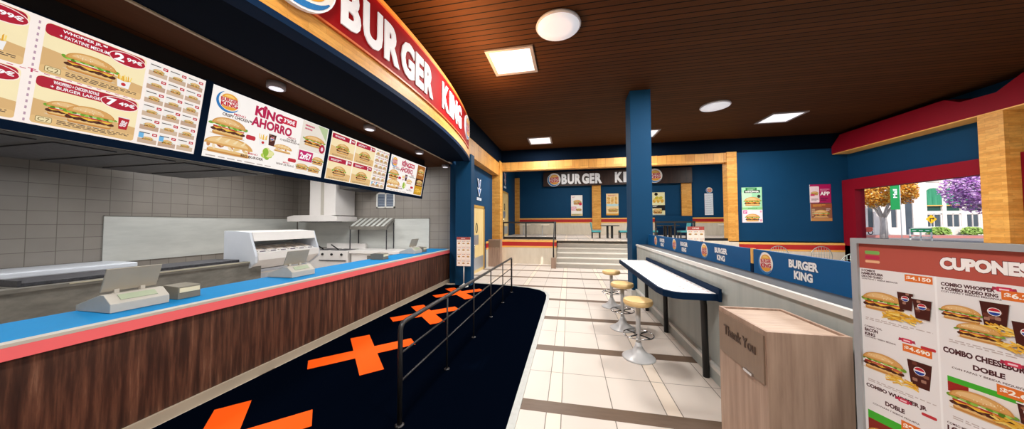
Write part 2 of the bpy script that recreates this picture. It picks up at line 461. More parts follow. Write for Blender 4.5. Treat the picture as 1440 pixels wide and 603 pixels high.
    def place(s, name, o, U, V, mat, parent=None, thick=0, back='#e8e6e2'):
        o, U, V = Vector(o), Vector(U).normalized(), Vector(V).normalized(); n = U.cross(V)
        vs, fs, cs = [], [], []
        # ink layers: an item lies one layer above whatever it overlaps
        bb, lv = [], []
        for pts, ff, c in s.items:
            xs = [p[0] for p in pts]; ys_ = [p[1] for p in pts]; q = (min(xs), max(xs), min(ys_), max(ys_))
            m_ = -1
            for r, l in zip(bb, lv):
                if l > m_ and r[0] < q[1] and q[0] < r[1] and r[2] < q[3] and q[2] < r[3]: m_ = l
            bb.append(q); lv.append(m_+1)
        eps = min(1.2e-4, .0045/(max(lv)+1))
        for k, (pts, ff, c) in enumerate(s.items):
            b = len(vs)
            for (x, y) in pts: vs.append(o+U*x+V*y+n*(eps*lv[k]))
            for f in ff:
                a = [pts[i] for i in f]; ar = sum(a[i-1][0]*a[i][1]-a[i][0]*a[i-1][1] for i in range(len(a)))
                f2 = f if ar >= 0 else f[::-1]
                fs.append([b+i for i in f2]); cs.append(c)
        if thick:
            b = len(vs); e = 2e-4
            for d in (-e, -thick):
                for (x, y) in ((0, 0), (s.w, 0), (s.w, s.h), (0, s.h)): vs.append(o+U*x+V*y+n*d)
            for q in ((3, 2, 1, 0), (4, 5, 6, 7), (0, 1, 5, 4), (1, 2, 6, 5), (2, 3, 7, 6), (3, 0, 4, 7)):
                fs.append([b+i for i in q[::-1]]); cs.append(lin(back))
        me = bpy.data.meshes.new(name); me.from_pydata(vs, [], fs)
        at = me.attributes.new('Col', 'FLOAT_COLOR', 'CORNER'); buf = []
        for p, c in zip(me.polygons, cs): buf += list(c)*p.loop_total
        at.data.foreach_set('color', buf)
        me.materials.append(mat); ob = bpy.data.objects.new(name, me); COL.objects.link(ob)
        if parent: ob.parent = parent
        return ob

# ------------------------------------------------------------------ camera
f_px = 400.078
Rm = [[0.98032444, 0.00169343, 0.19738571], [-0.0080526, 0.99947387, 0.03141883], [-0.19722866, -0.03239012, 0.9798223]]
cam = bpy.data.cameras.new('camera'); cam.sensor_width = 36; cam.lens = 36*f_px/1440; cam.clip_start = .02; cam.clip_end = 400
co = bpy.data.objects.new('camera', cam); COL.objects.link(co); SC.camera = co
ax = lambda r: Vector((r[0], r[2], -r[1]))
r_, d_, f_ = ax(Rm[0]), ax(Rm[1]), ax(Rm[2])
mw = Matrix.Identity(4)
for i in range(3): mw[i][0] = r_[i]; mw[i][1] = -d_[i]; mw[i][2] = -f_[i]
mw[0][3], mw[1][3], mw[2][3] = 0, 0, 1.75
co.matrix_world = mw

# ================================================================== THE ROOM
PF = 1.07      # platform height
CZ = 5.05      # ceiling
struct('floor', bx(-9.6, 9.95, -3, 12.5, -.1, 0), FLOOR, 'cream tiled floor with brown strips', 'floor')
struct('floor_platform', bx(-3.5, 9.7, 12.5, 18.5, PF-.06, PF), FLOOR, 'raised tiled dining floor at the far end', 'floor')
struct('ceiling', bx(-3.1, 10.1, -3, 12.62, CZ, CZ+.12), CEIL, 'dark brown slatted wooden ceiling', 'ceiling')
struct('ceiling_alcove', bx(-3.6, 9.7, 12.62, 18.5, 5.2, 5.3), NAVYD, 'dark ceiling of the raised alcove', 'ceiling')
# left side wall beyond the counter
struct('wall_left', bx(-3.5, -3.3, 7.98, 12.5, 0, CZ), NAVY, 'navy wall with the wooden restroom door', 'wall')
struct('trim_1', bx(-3.3, -2.98, 7.98, 12.47, 4.42, CZ), NAVYK, 'shade-darkened navy band over the wooden beam at left', 'wall')
struct('trim_2', bx(-3.3, -3.0, 7.98, 12.05, 3.86, 4.42), WOODV, 'wooden beam along the left wall', 'beam')
# alcove
mb = MB(); mb.box(-3.4, 9.98, 12.47, 12.62, 4.5, CZ+.25)
struct('wall_header', mb, NAVYK, 'shade-darkened navy band over the wooden beam of the alcove', 'wall')
struct('trim_3', bx(-3.0, 6.02, 12.44, 12.75, 4.13, 4.5), WOODV, 'long wooden beam across the alcove opening', 'beam')
struct('trim_4', bx(6.02, 6.36, 12.42, 12.75, 1.04, 4.52), WOODY, 'wooden post at the right edge of the alcove', 'post')
struct('trim_5', bx(-3.4, -2.95, 12.0, 12.48, 0, 4.13), WOODY, 'wooden corner post behind the far litter bin', 'post')
struct('trim_6', bx(-3.4, -2.95, 12.0, 12.48, 4.13, 4.5), WOODY, 'wooden corner block where the beams meet', 'post')
struct('wall_back', bx(-3.7, 9.7, 18.4, 18.6, 0, 5.3), NAVY, 'navy rear wall of the alcove', 'wall')
struct('wall_alcove_left', bx(-3.7, -3.5, 12.5, 18.4, 0, 5.3), NAVY, 'navy side wall of the alcove', 'wall')
struct('wall_alcove_right', bx(9.55, 9.7, 12.7, 18.4, 0, 5.3), NAVY, 'navy far side wall of the alcove', 'wall')
struct('wall_right_rear', bx(6.36, 10.0, 12.5, 12.7, 0, CZ), NAVY, 'navy wall with two posters beside the window', 'wall')
def wains(name, lab, box, z0, front, axis, plug=.012):
    """cream dado with yellow / red / yellow stripes on a wall face"""
    x0, x1, y0, y1 = box; mb = MB()
    for k, (a, b) in enumerate(((0, .71), (.71, .775), (.775, .955), (.955, 1.03))):
        e = (0, .006, .004, .008)[k]
        bb = [x0, x1, y0, y1]; bb[front] += e*(-1 if front in (0, 2) else 1)
        mb.m((0, 1, 2, 1)[k]).box(*bb, z0+a, z0+b)
    struct(name, mb, [CREAM, YEL, REDL], lab, 'wall panel')
wains('wall_platform', 'cream platform wall with red and yellow stripes left of the steps', (-3.4, -.55, 12.42, 12.6), 0, 2, 'y')
wains('trim_7', 'cream dado with red stripe on the rear wall of the alcove', (-3.5, 9.6, 18.36, 18.42), PF, 2, 'y')
wains('trim_8', 'red and yellow striped dado under the two posters', (6.3, 10.0, 12.44, 12.52), 0, 2, 'y')
wains('trim_9', 'striped dado beside the restroom door', (-3.32, -3.27, 11.02, 12.0), 0, 1, 'x')
struct('wall_platform_right', bx(3.4, 6.36, 12.42, 12.6, 0, PF), CREAM, 'cream platform wall right of the steps', 'wall')
# kitchen shell
struct('wall_kitchen_back', bx(-9.65, -9.45, -3, 8.6, 0, 3.7), TILE, 'grey tiled rear wall of the kitchen', 'wall')
struct('wall_kitchen_end', bx(-9.45, -3.22, 8.4, 8.55, 0, 3.6), TILE, 'grey tiled end wall of the kitchen', 'wall')
struct('ceiling_kitchen', bx(-9.5, -3.44, -3, 8.5, 3.57, 3.7), SOFW, 'dark wooden kitchen ceiling above the menu boards', 'ceiling')
struct('pillar_counter', bx(-3.21, -2.74, 7.7, 7.98, 0, 3.75), NAVY, 'navy pillar at the far end of the counter', 'pillar')
# curved fascia over the counter
R0, YC, XA = 14.8, 4.1, -2.34
def arcp(y, d=0):
    cx = XA-R0; a = math.asin((y-YC)/R0); return Vector((cx+(R0+d)*math.cos(a), YC+(R0+d)*math.sin(a), 0))
ys = [-1.0+8.68*i/40 for i in range(41)]
def band(z0, z1, d0, d1, y_list=None):
    mb = MB(); L = y_list or ys
    o = [arcp(y, d1) for y in L]; i_ = [arcp(y, d0) for y in L]
    pts = [(p.x, p.y, z0) for p in o] + [(p.x, p.y, z0) for p in reversed(i_)]
    return mb.prism(pts, (0, 0, z1-z0))
struct('wall_fascia', band(3.60, 4.68, -.16, 0), WOODY, 'curved wooden fascia over the service counter', 'fascia')
struct('trim_10', band(3.535, 3.60, -.16, .012), NAVYD, 'navy lower edge of the curved fascia', 'trim')
mb = MB()
pts = [(p.x, p.y, 3.55) for p in (arcp(y, -.1) for y in ys)] + [(-3.44, 7.68, 3.55), (-3.44, -1.0, 3.55)]
mb.prism(pts, (0, 0, .1)); struct('ceiling_soffit', mb, NAVYK, 'shade-darkened navy soffit under the curved fascia', 'ceiling')
struct('trim_11', bx(-3.46, -3.43, -3, 8.4, 3.535, 3.57), plain('pale_strip', '#b8a98f', .5), 'thin pale strip between wood ceiling and soffit', 'trim')
struct('wall_over_fascia', bx(-3.2, -2.98, -3, 7.98, 3.7, CZ), NAVYK, 'shade-darkened navy wall above the fascia', 'wall')
# free pillar
mb = MB(); mb.box(1.50, 1.98, 7.42, 8.0, 0, CZ)
struct('pillar_dining', mb, NAVY, 'square navy pillar standing at the end of the bar', 'pillar', bevel=.008)
struct('baseboard_pillar', bx(1.46, 2.02, 7.38, 8.04, 0, .13), WHITE, 'pale skirting around the navy pillar', 'baseboard', bevel=.006)
# half wall
struct('wall_half', bx(1.60, 1.98, -1.5, 7.38, 0, 1.21), GREYP, 'long grey plank half wall behind the bar', 'half wall')
mb = MB(); mb.box(1.575, 1.612, -1.5, 7.37, 1.205, 1.25); mb.m(1).box(1.612, 2.0, -1.5, 7.37, 1.205, 1.245)
struct('trim_12', mb, [WHITE, DGREY], 'white edged grey ledge on the half wall', 'ledge')
mb = MB(); mb.box(1.565, 1.6, -1.5, 7.38, 0, .13); mb.m(1).box(1.557, 1.6, -1.5, 7.38, .13, .175)
struct('baseboard_half', mb, [GREYP, WHITE], 'skirting along the half wall', 'baseboard')
# right wall with windows
struct('wall_right', MB().box(9.95, 9.99, -3, 12.5, 0, .95).box(9.95, 9.99, -3, 12.5, 3.2, CZ).box(9.95, 9.99, 8.3, 8.72, .95, 3.2).box(9.95, 9.99, 12.1, 12.5, .95, 3.2).box(9.95, 9.99, -3, 4.0, .95, 3.2), NAVY, 'navy window wall at right', 'wall')
mb = MB(); mb.box(9.72, 10.0, 8.72, 12.46, 2.92, 3.3).box(9.72, 10.0, 12.0, 12.46, 0, 2.92).box(9.72, 9.97, 8.72, 12.46, .0, .95)
w1 = struct('window_1', mb, CRIM, 'wide street window in a crimson frame', 'window')
struct('pane', bx(9.88, 9.9, 8.72, 12.08, .95, 2.92), GLASS, parent=w1)
mb = MB(); mb.box(9.72, 9.97, 4.0, 8.28, 2.92, 3.3).box(9.72, 9.97, 7.93, 8.28, 0, 2.92).box(9.72, 9.97, 4.0, 8.28, 0, .95).box(9.72, 9.97, 4.0, 4.3, .95, 2.92)
w2 = struct('window_2', mb, CRIM, 'street window nearer the coupon board in a crimson frame', 'window')
struct('pane', bx(9.88, 9.9, 4.3, 7.93, .95, 2.92), GLASS, parent=w2)
struct('trim_13', bx(9.48, 9.96, 8.29, 8.70, 0, 4.27), WOODY, 'thick wooden post between the two windows', 'post')
# crimson canopy
prof = [(12.46, 4.28), (12.46, 4.55), (12.12, 4.9), (9.25, 4.9), (8.95, 4.72), (8.35, 4.69), (7.95, 4.94), (4.0, 4.94), (4.0, 4.28)]
mb = MB().prism([(9.45, y, z) for y, z in prof], (.5, 0, 0))
struct('trim_14', mb, CRIM, 'crimson stepped canopy above the windows', 'canopy')
struct('trim_15', bx(9.455, 9.95, 4.0, 12.45, 4.255, 4.28), YEL, 'pale yellow underside of the canopy', 'soffit')
# closing walls behind the camera
struct('wall_front', bx(-9.6, 10.1, -3.15, -3, 0, CZ), CREAM, 'cream wall behind the viewer', 'wall')

# doors
def door(name, lab, x, y0, y1, z0, h, n):
    d = struct(name, MB().box(x, x+.05, y0, y0+.1, z0, z0+h).box(x, x+.05, y1-.1, y1, z0, z0+h).box(x, x+.05, y0, y1, z0+h-.1, z0+h), DOORF, lab, 'door')
    struct('door_leaf', bx(x, x+.03, y0+.1, y1-.1, z0, z0+h-.1), DOORW, parent=d)
    struct('kick_plate', MB().box(x+.03, x+.036, y0+.14, y1-.14, z0+.12, z0+.55).box(x+.03, x+.036, y0+.2, y0+.75, z0+1.0, z0+1.35), plain('brushed_plate', '#b9c4cf', .3, metal=.7), parent=d)
    g = MB(); ym = y0+.52
    g.tube([(x+.034, ym+.09*math.cos(a), z0+1.6+.17*math.sin(a)) for a in [2*PI*i/20 for i in range(20)]], .016, 8, closed=True)
    struct('door_number', g, BLACK, parent=d)
    struct('pull_handle', MB().tube([(x+.03, y0+.2, z0+1.0), (x+.07, y0+.2, z0+1.0), (x+.07, y0+.2, z0+.55), (x+.03, y0+.2, z0+.55)], .014), CHROME, parent=d)
    return d
door('door_1', 'pale wooden restroom door in an ochre frame beside the counter pillar', -3.3, 9.25, 10.72, 0, 2.42, 0)
door('door_2', 'pale wooden door up on the platform behind the corner post', -3.5, 14.6, 16.1, PF, 2.45, 0)

# restroom signs over the doors: stylised figure
def wc_sign(lab, x, y, z, h, col, grp='restroom signs'):
    t = thing('restroom_sign', lab, 'sign', (x, y, z), 0, grp)
    g = G(.55, h, None); w = .55; c = w/2
    def tri(p, o): g.poly(p, o)
    tri([(.06, h), (.2, h*.97), (c, h*.72), (.35, h*.97), (.49, h), (c+.05, h*.5), (c-.05, h*.5)], '#f2f5fa')
    tri([(.11, h*.95), (.2, h*.9), (c, h*.66), (.35, h*.9), (.44, h*.95), (c+.02, h*.54), (c-.02, h*.54)], col)
    tri([(.04, h*.58), (.2, h*.52), (c, h*.6), (.35, h*.52), (.51, h*.58), (c, h*.16)], '#f2f5fa')
    tri([(.12, h*.53), (.2, h*.49), (c, h*.55), (.35, h*.49), (.43, h*.53), (c, h*.24)], col)
    g.place('figure', (.03, -w/2, 0), (0, 1, 0), (0, 0, 1), PRINT, t, thick=0)
    g = G(.5, h*.12, '#dfe8f2'); g.fine(.05, h*.02, .4, h*.08, '#4a6f9e', 2)
    g.place('name_plate', (.03, -.25, 0), (0, 1, 0), (0, 0, 1), PRINT, t, thick=.02)
    MB().box(0, .028, -.02, .02, h*.14, h*.9).link('bracket', CHROME, t)
    return t
wc_sign('blue and white pointed figure sign over the restroom door', -3.3, 10.1, 2.62, .8, '#2c67b5')
wc_sign('pointed figure sign over the door on the platform', -3.5, 15.33, 3.72, .85, '#b8404c')

# steps
N_ST = 6; rr = PF/N_ST; mb = MB()
for k in range(N_ST):
    y0 = 11.5+.3*k
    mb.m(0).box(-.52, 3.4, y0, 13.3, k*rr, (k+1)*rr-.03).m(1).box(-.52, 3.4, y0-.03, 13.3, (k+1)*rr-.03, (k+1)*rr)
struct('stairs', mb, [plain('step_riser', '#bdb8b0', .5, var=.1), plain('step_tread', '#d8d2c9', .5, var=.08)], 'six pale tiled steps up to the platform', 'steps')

# ================================================================== SERVICE COUNTER
ct = thing('service_counter', 'long dark wood service counter with blue top and coral edge', 'counter', (-3.56, 0, 0))
bx(-.14, .0, -2.9, 8.15, .10, .88).link('wood_panel', CWOOD, ct)
bx(-.14, .03, -2.9, 8.15, 0.0, .10).link('kick_plate', KICK, ct)
bx(-.74, .02, -2.9, 8.2, .88, .98).link('counter_top', BLUETOP, ct)
bx(.0, .035, -2.9, 8.22, .88, .965).link('coral_edge', PINK, ct)
bx(-.045, .036, -2.9, 8.22, .965, .987).link('edge_strip', EDGEG, ct)
bx(-.74, -.04, -2.9, 8.2, .98, .985).link('blue_surface', BLUETOP, ct)
bx(-.72, -.14, -2.9, 8.15, .02, .88).link('cabinet', STEELD, ct)
TOPZ = .9875

# registers and printers
def register(lab, y):
    t = thing('cash_register', lab, 'cash register', (-4.29, y, TOPZ), 0, 'cash registers on the counter')
    pr = [(0, .0), (0, .05), (.3, .15), (.345, .15), (.435, .075), (.435, .0)]
    MB().prism([(x, 0, z) for x, z in pr], (0, .37, 0)).link('base', BEIGE, t, .004)
    n = Vector((.075, 0, .09)).normalized()*.002
    A, B = Vector((.352, 0, .1442)), Vector((.428, 0, .0808))
    lm = lambda s: A.lerp(B, s)+n
    mb = MB(); p = [lm(.1)+Vector((0, .07, 0)), lm(.75)+Vector((0, .07, 0)), lm(.75)+Vector((0, .30, 0)), lm(.1)+Vector((0, .30, 0))]
    mb.prism(p, n*1.5); mb.link('display_strip', LCD, t)
    MB().prism([(.255, .015, .165), (.27, .015, .165), (.345, .015, .37), (.33, .015, .372)], (0, .345, 0)).link('monitor', plain('monitor_back', '#a39b8d', .5, var=.08), t, .003)
    for y_ in (.09, .25): bx(.25, .28, y_, y_+.03, .12, .18).link('hinge', BEIGE, t)
    return t
register('cash register nearest the viewer on the blue counter', 1.73)
r2 = dup([o for o in bpy.data.objects if o.name == 'cash_register'][0], (-4.29, 3.36, TOPZ), 0, 'second cash register along the blue counter, before the white food station')
r3 = dup(r2, (-4.29, 6.62, TOPZ), 0, 'farthest cash register at the tiled end of the counter')
def printer(lab, y):
    t = thing('receipt_printer', lab, 'printer', (-4.2, y, TOPZ), 0, 'receipt printers on the counter')
    MB().prism([(0, 0, 0), (0, 0, .115), (.1, 0, .135), (.31, 0, .125), (.31, 0, 0)], (0, .18, 0)).link('body', BEIGED, t, .003)
    bx(.311, .316, .01, .17, .065, .11).link('paper_slot', plain('slot_cream', '#e3d6b4', .5), t)
    return t
p1 = printer('taupe receipt printer beside the nearest register', 2.18)
dup(p1, (-4.2, 5.42, TOPZ), 0, 'taupe receipt printer standing alone in the far half of the counter')
dup(p1, (-4.2, 7.12, TOPZ), 0, 'small receipt printer beside the farthest register')

# ================================================================== KITCHEN
t = thing('steel_splashback', 'pale steel sheet on the rear tiled wall', 'splashback', (-9.445, 4.1, .95))
bx(0, .02, 0, 4.25, 0, .97).link('sheet', STEEL, t); bx(.0, .03, 0, 4.25, .97, .985).link('edge', STEELD, t)
t = thing('steel_splashback', 'steel sheet on the end wall behind the fryers', 'splashback', (-9.4, 8.372, .95))
bx(0, 5.02, 0, .02, 0, .97).link('sheet', STEEL, t); bx(0, 5.02, -.01, .02, .97, .985).link('edge', STEELD, t)
# chest fridge
t = thing('chest_freezer', 'white chest freezer with dark bar handles by the rear wall', 'freezer', (-9.4, 0, 0))
bx(0, .85, -1.5, 4.1, .0, .9).link('body', APPW, t, .02)
bx(-.02, .9, -1.5, 4.15, .9, 1.0).link('lid', APPB, t, .02)
MB().tube([(.91, 2.9, .82), (.95, 2.95, .82), (.95, 3.3, .82), (.91, 3.35, .82)], .022).link('handle', BLACK, t)
MB().tube([(.91, 3.45, .82), (.95, 3.5, .82), (.95, 3.85, .82), (.91, 3.9, .82)], .022).link('handle', BLACK, t)
bx(.85, .87, 2.82, 2.85, .02, .9).link('door_seam', DARKST, t)
# long steel work counter with griddle
t = thing('work_counter', 'long grey steel work counter parallel to the service counter', 'work counter', (-6.75, 2.3, 0))
MB().prism([(-.85, 0, 0), (-.85, 2.5, 0), (-.12, 2.5, 0), (-.12, 2.85, 0), (0, 2.85, 0), (0, -3.5, 0), (-.18, -3.5, 0), (-.18, 0, 0)], (0, 0, .9)).link('body', STEELD, t)
MB().prism([(-.9, -.02, .9), (-.9, 2.54, .9), (-.14, 2.54, .9), (-.14, 2.9, .9), (.03, 2.9, .9), (.03, -3.5, .9), (-.2, -3.5, .9), (-.2, -.02, .9)], (0, 0, .05)).link('top', STEELD, t)
bx(.031, .036, 0.35, 2.9, .935, .952).link('edge_strip', plain('pale_steel_edge', '#b9b29c', .4), t)
t = thing('griddle', 'dark flat griddle plate on the grey work counter', 'griddle', (-6.8, 2.35, .95))
bx(-.75, -.06, 0, 2.45, .002, .05).link('plate', DARKST, t, .006)
bx(-.78, -.06, -.03, 0, .002, .085).link('splash_guard', DARKST, t)
# white heated food station
t = thing('food_station', 'white heated food holding station with open slot', 'food station', (-6.6, 4.9, 0))
pr = [(-.85, .73), (-.85, 1.6), (-.55, 1.6), (-.16, 1.57), (-.10, 1.38), (.02, 1.06), (.02, .92), (-.25, .73)]
MB().prism([(x, 0, z) for x, z in pr], (0, .05, 0)).link('side_panel', APPB, t, .004)
MB().prism([(x, 1.55, z) for x, z in pr], (0, .05, 0)).link('side_panel', APPB, t, .004)
MB().prism([(-.85, .05, 1.6), (-.55, .05, 1.6), (-.13, .05, 1.57), (-.08, .05, 1.38), (-.12, .05, 1.38), (-.18, .05, 1.53), (-.6, .05, 1.55), (-.85, .05, 1.5)], (0, 1.5, 0)).link('hood', APPW, t)
MB().prism([(-.8, .05, .75), (-.8, .05, 1.27), (-.06, .05, 1.13), (.045, .05, 1.12), (.045, .05, .97), (-.25, .05, .75)], (0, 1.5, 0)).link('shelf', APPW, t)
MB().box(-.84, -.8, .05, 1.55, 1.2, 1.5).link('rear_panel', STEEL, t)
mb = MB()
for i in range(2): mb.tube([(-.4-.2*i, .1, 1.46), (-.4-.2*i, 1.5, 1.46)], .02, 8)
mb.box(-.5, -.4, .7, .95, 1.40, 1.5); mb.link('heat_lamp', DARKST, t)
for k in range(6):
    g = MB(); y = .14+.235*k
    sl = lambda x, e: 1.13-(x+.06)*.189+e
    def wedge(xa, xb, ya, yb, e0, e1): g.prism([(xa, ya, sl(xa, e0)), (xb, ya, sl(xb, e0)), (xb, ya, sl(xb, e1)), (xa, ya, sl(xa, e1))], (0, yb-ya, 0))
    wedge(-.6, -.10, y, y+.19, .002, .022); g.m(1); wedge(-.098, -.088, y+.04, y+.15, .004, .02); g.m(2); wedge(-.5, -.2, y+.03, y+.16, .022, .035)
    g.link('food_tray', [APPW, plain('tray_label', '#6a6270', .5), plain('tray_liner', '#d8c7b9', .6, var=.3, scale=40)], t)
bx(-.8, -.28, .30, 1.5, 0.0, .73).link('base_cabinet', APPB, t)
bx(-.28, -.26, .30, 1.5, .64, .67).link('base_rail', APPW, t)
# fryer
t = thing('fryer', 'white twin fryer with control dials and basket handles', 'fryer', (-8.1, 7.5, 0))
bx(0, 1.5, 0, .85, 0, .93).link('body', APPW, t, .01)
bx(0, 1.5, .78, .86, .93, 1.1).link('backguard', APPW, t, .008)
mb = MB()
for k in range(2): mb.box(.15+.65*k, .68+.65*k, .1, .7, .925, .935)
mb.link('oil_vat', DARKST, t)
for k in range(2):
    MB().tube([(.45+.55*k, .2, .95), (.35+.55*k, .02, 1.12)], .018, 8).link('basket_handle', BLACK, t)
for x in (.62, .95, 1.3):
    MB().tube([(x, .0, .82), (x, -.03, .82)], .035, 12).link('dial', BLACK, t)
bx(.5, 1.45, -.02, 0, .62, .645).link('door_handle', DARKST, t)
# prep table
t = thing('prep_table', 'long white prep table against the end wall', 'table', (-6.55, 7.5, 0))
bx(0, 2.2, 0, .85, .86, .95).link('table_top', APPW, t, .008)
bx(.05, 2.15, .05, .8, .0, .86).link('cabinet', APPW, t)
bx(.6, 1.3, .035, .05, .45, .8).link('grey_door', STEELD, t); bx(1.5, 2.1, .035, .05, .45, .8).link('grey_door', STEELD, t)
# range hood
t = thing('range_hood', 'white range hood with tall square chimney on the end wall', 'range hood', (-7.0, 7.5, 1.83))
MB().prism([(0, 0, 0), (0, 0, .15), (-.25, 0, .2), (-1.6, 0, .2), (-1.85, 0, .15), (-1.85, 0, 0)], (0, .86, 0)).link('canopy', APPW, t, .006)
bx(-1.05, -.1, .05, .86, .2, 1.74).link('chimney', APPW, t, .006)
bx(-.62, -.52, .03, .05, .2, 1.74).link('seam', EDGEG, t)
for k in range(3): bx(-1.6+.5*k, -1.35+.5*k, .2, .6, -.02, 0).link('filter', DARKST, t)
# louvred vent canopy on posts
t = thing('louvred_canopy', 'grey slatted canopy on thin posts over the prep table', 'canopy', (-6.95, 7.95, .95))
pr = [(0, 0, .62), (0, 0, .72), (0, .42, .98), (0, .42, .88)]
MB().prism(pr, (1.35, 0, 0)).link('sloped_roof', STEELD, t)
for k in range(7):
    x = .05+.185*k; MB().prism([(x, .0, .722), (x+.09, .0, .722), (x+.13, .41, .976), (x+.04, .41, .976)], (0, -.006, .016)).link('slat', STEEL, t)
for x in (.02, 1.33):
    for y in (.03, .4): bx(x-.012, x+.012, y-.012, y+.012, 0, .64 if y < .1 else .9).link('post', DARKST, t)
# vent
t = thing('air_vent', 'white framed slatted air vent on the end wall', 'vent', (-6.29, 8.4, 2.28))
MB().box(0, .68, -.03, 0, 0, .04).box(0, .68, -.03, 0, .46, .5).box(0, .05, -.03, 0, 0, .5).box(.63, .68, -.03, 0, 0, .5).box(.315, .365, -.03, 0, 0, .5).link('frame', WHITE, t)
bx(.03, .65, -.008, 0, .03, .47).link('backing', plain('vent_blue', '#3c4f6b', .5), t)
for k in range(8): MB().prism([(.04, -.028, .05+.052*k), (.64, -.028, .05+.052*k), (.64, -.008, .075+.052*k), (.04, -.008, .075+.052*k)], (0, 0, .006)).link('louvre', plain('louvre_grey', '#8d97a6', .5), t)
# exhaust hoods hanging in the kitchen
t = thing('exhaust_hood', 'long smoke grey exhaust hood hanging behind the menu screens', 'hood', (-6.2, -1, 2.8))
MB().prism([(0, 0, .0), (0, 0, .15), (-.5, 0, .77), (-1.9, 0, .77), (-2.4, 0, .15), (-2.4, 0, 0)], (0, 5.9, 0)).link('shell', HOODG, t)
for k in range(9): bx(-2.2, -.2, .2+.63*k, .72+.63*k, -.015, 0).link('filter', DARKST, t)
mb = MB().tube([(.03, .0, .03), (.03, 5.9, .03)], .03, 8); mb.link('drip_rail', STEELD, t)
t = thing('exhaust_hood', 'short smoke grey hood above the louvred canopy', 'hood', (-6.2, 7.5, 2.82))
MB().prism([(0, 0, 0), (0, 0, .12), (-.3, 0, .75), (-.65, 0, .75), (-.72, 0, .12), (-.72, 0, 0)], (0, .88, 0)).link('shell', HOODG, t)
bx(-.65, -.07, .07, .8, -.012, 0).link('filter', DARKST, t)

# ================================================================== MENU SCREENS
SB, STp = Vector((-4.16, 0, 2.543)), Vector((-4.01, 0, 3.368))
V_ = (STp-SB).normalized(); SH = (STp-SB).length; U_ = Vector((0, 1, 0)); N_ = U_.cross(V_)
fr = thing('menu_board_frame', 'long navy frame carrying the four menu screens', 'frame', (-4.16, 0, 2.543))
def slab(y0, y1, v0, v1, d0, d1):
    b = [Vector((0, y0, 0))+V_*v0+N_*d0, Vector((0, y0, 0))+V_*v1+N_*d0, Vector((0, y0, 0))+V_*v1+N_*d1, Vector((0, y0, 0))+V_*v0+N_*d1]
    return MB().prism(b, (0, y1-y0, 0))
slab(-.9, 7.52, -.07, SH+.02, -.13, -.035).link('backing', NAVYD, fr)
slab(-.9, 7.52, -.075, 0, -.034, .012).link('lower_bezel', NAVYD, fr)
for y in (.78, 2.42, 4.10, 5.775, 7.45):
    slab(y+.002, y+.066, 0, SH+.02, -.034, .008).link('divider', NAVYD, fr)
bx(.02, .08, -.9, 7.5, .84, 1.026).link('gap_shade_strip', BLACK, fr)  # black strip standing in for the shaded gap above the screens

def screen(y0, w, lab, draw):
    g = G(w, SH, '#fbf3e8'); draw(g, w, SH)
    t = thing('menu_screen', lab, 'menu screen', (-4.16, y0, 2.543), 0, 'menu screens over the counter')
    slab(0, w, 0.0, SH, -.033, -.002).link('case', BLACK, t)
    g.place('display', (0, 0, 0), U_, V_, SCREEN, t)
    return t
CREAMC, WOODC = '#f3e3c0', '#d9b078'
def cell(g, x, y, w, h, t1, t2, p, pp, code, kind):
    g.rrect(x, y, w, h, .03, '#f7e6b8'); g.poly([(x, y+h*.12), (x+w, y+h*.05), (x+w, y+h*.34), (x, y+h*.5)], WOODC); g.rrect(x, y, w, h*.16, .02, '#e3bb80')
    g.rrect(x, y+h*.76, w*.98, h*.23, .03, '#b01d33')
    if t1: g.text(t1, x+w*.14, y+h*.885, w*.42, h*.075, '#ffffff', .025)
    if t2: g.text(t2, x+w*.12, y+h*.79, w*.46, h*.065, '#ffffff', .015)
    g.ell(x+w*.79, y+h*.83, w*.21, h*.15, '#ffe9e2'); g.ell(x+w*.79, y+h*.83, w*.20, h*.135, '#b01d33')
    g.text(p, x+w*.64, y+h*.745, w*.11, h*.17, '#ffffff', .04); g.text(pp, x+w*.775, y+h*.8, w*.18, h*.09, '#ffffff', .03)
    if kind == 1: g.burger(x+w*.44, y+h*.42, w*.52); g.fries(x+w*.78, y+h*.3, w*.17)
    if kind == 2: g.burger(x+w*.3, y+h*.4, w*.4); g.burger(x+w*.52, y+h*.37, w*.5); g.cola(x+w*.86, y+h*.38, w*.13, True)
    if kind == 3: g.burger(x+w*.55, y+h*.4, w*.5)
    g.rrect(x+w*.04, y+h*.04, w*.14, h*.12, .01, '#8a7448'); g.rrect(x+w*.046, y+h*.048, w*.128, h*.104, .008, '#ecd9a8')
    if code: g.text(code, x+w*.06, y+h*.06, w*.1, h*.08, '#6b5426', .0)
    g.fine(x+w*.22, y+h*.05, w*.72, h*.1)
def grid(g, x, y, w, h, nx, ny):
    cw, chh = w/nx, h/ny
    for i in range(nx):
        for j in range(ny):
            a, b = x+i*cw, y+j*chh
            g.rect(a+cw*.04, b+chh*.04, cw*.92, chh*.9, '#f2ebe4'); g.rect(a+cw*.04, b+chh*.04, cw*.92, chh*.34, ('#c7ab93', '#bfa08a', '#cfb59c')[(i+j) % 3])
            g.burger(a+cw*.5, b+chh*.42, cw*.56, long=(i+j) % 2 == 0)
            g.rect(a+cw*.08, b+chh*.78, cw*.5, chh*.06, '#574a4a'); g.rrect(a+cw*.7, b+chh*.66, cw*.25, chh*.2, .004, '#c0283a'); g.rect(a+cw*.75, b+chh*.73, cw*.14, chh*.06, '#fbe9e4')
            if j == 0 and i < 2: g.rect(a+cw*.05, b+chh*.42, cw*.24, chh*.36, '#6fb2dd')
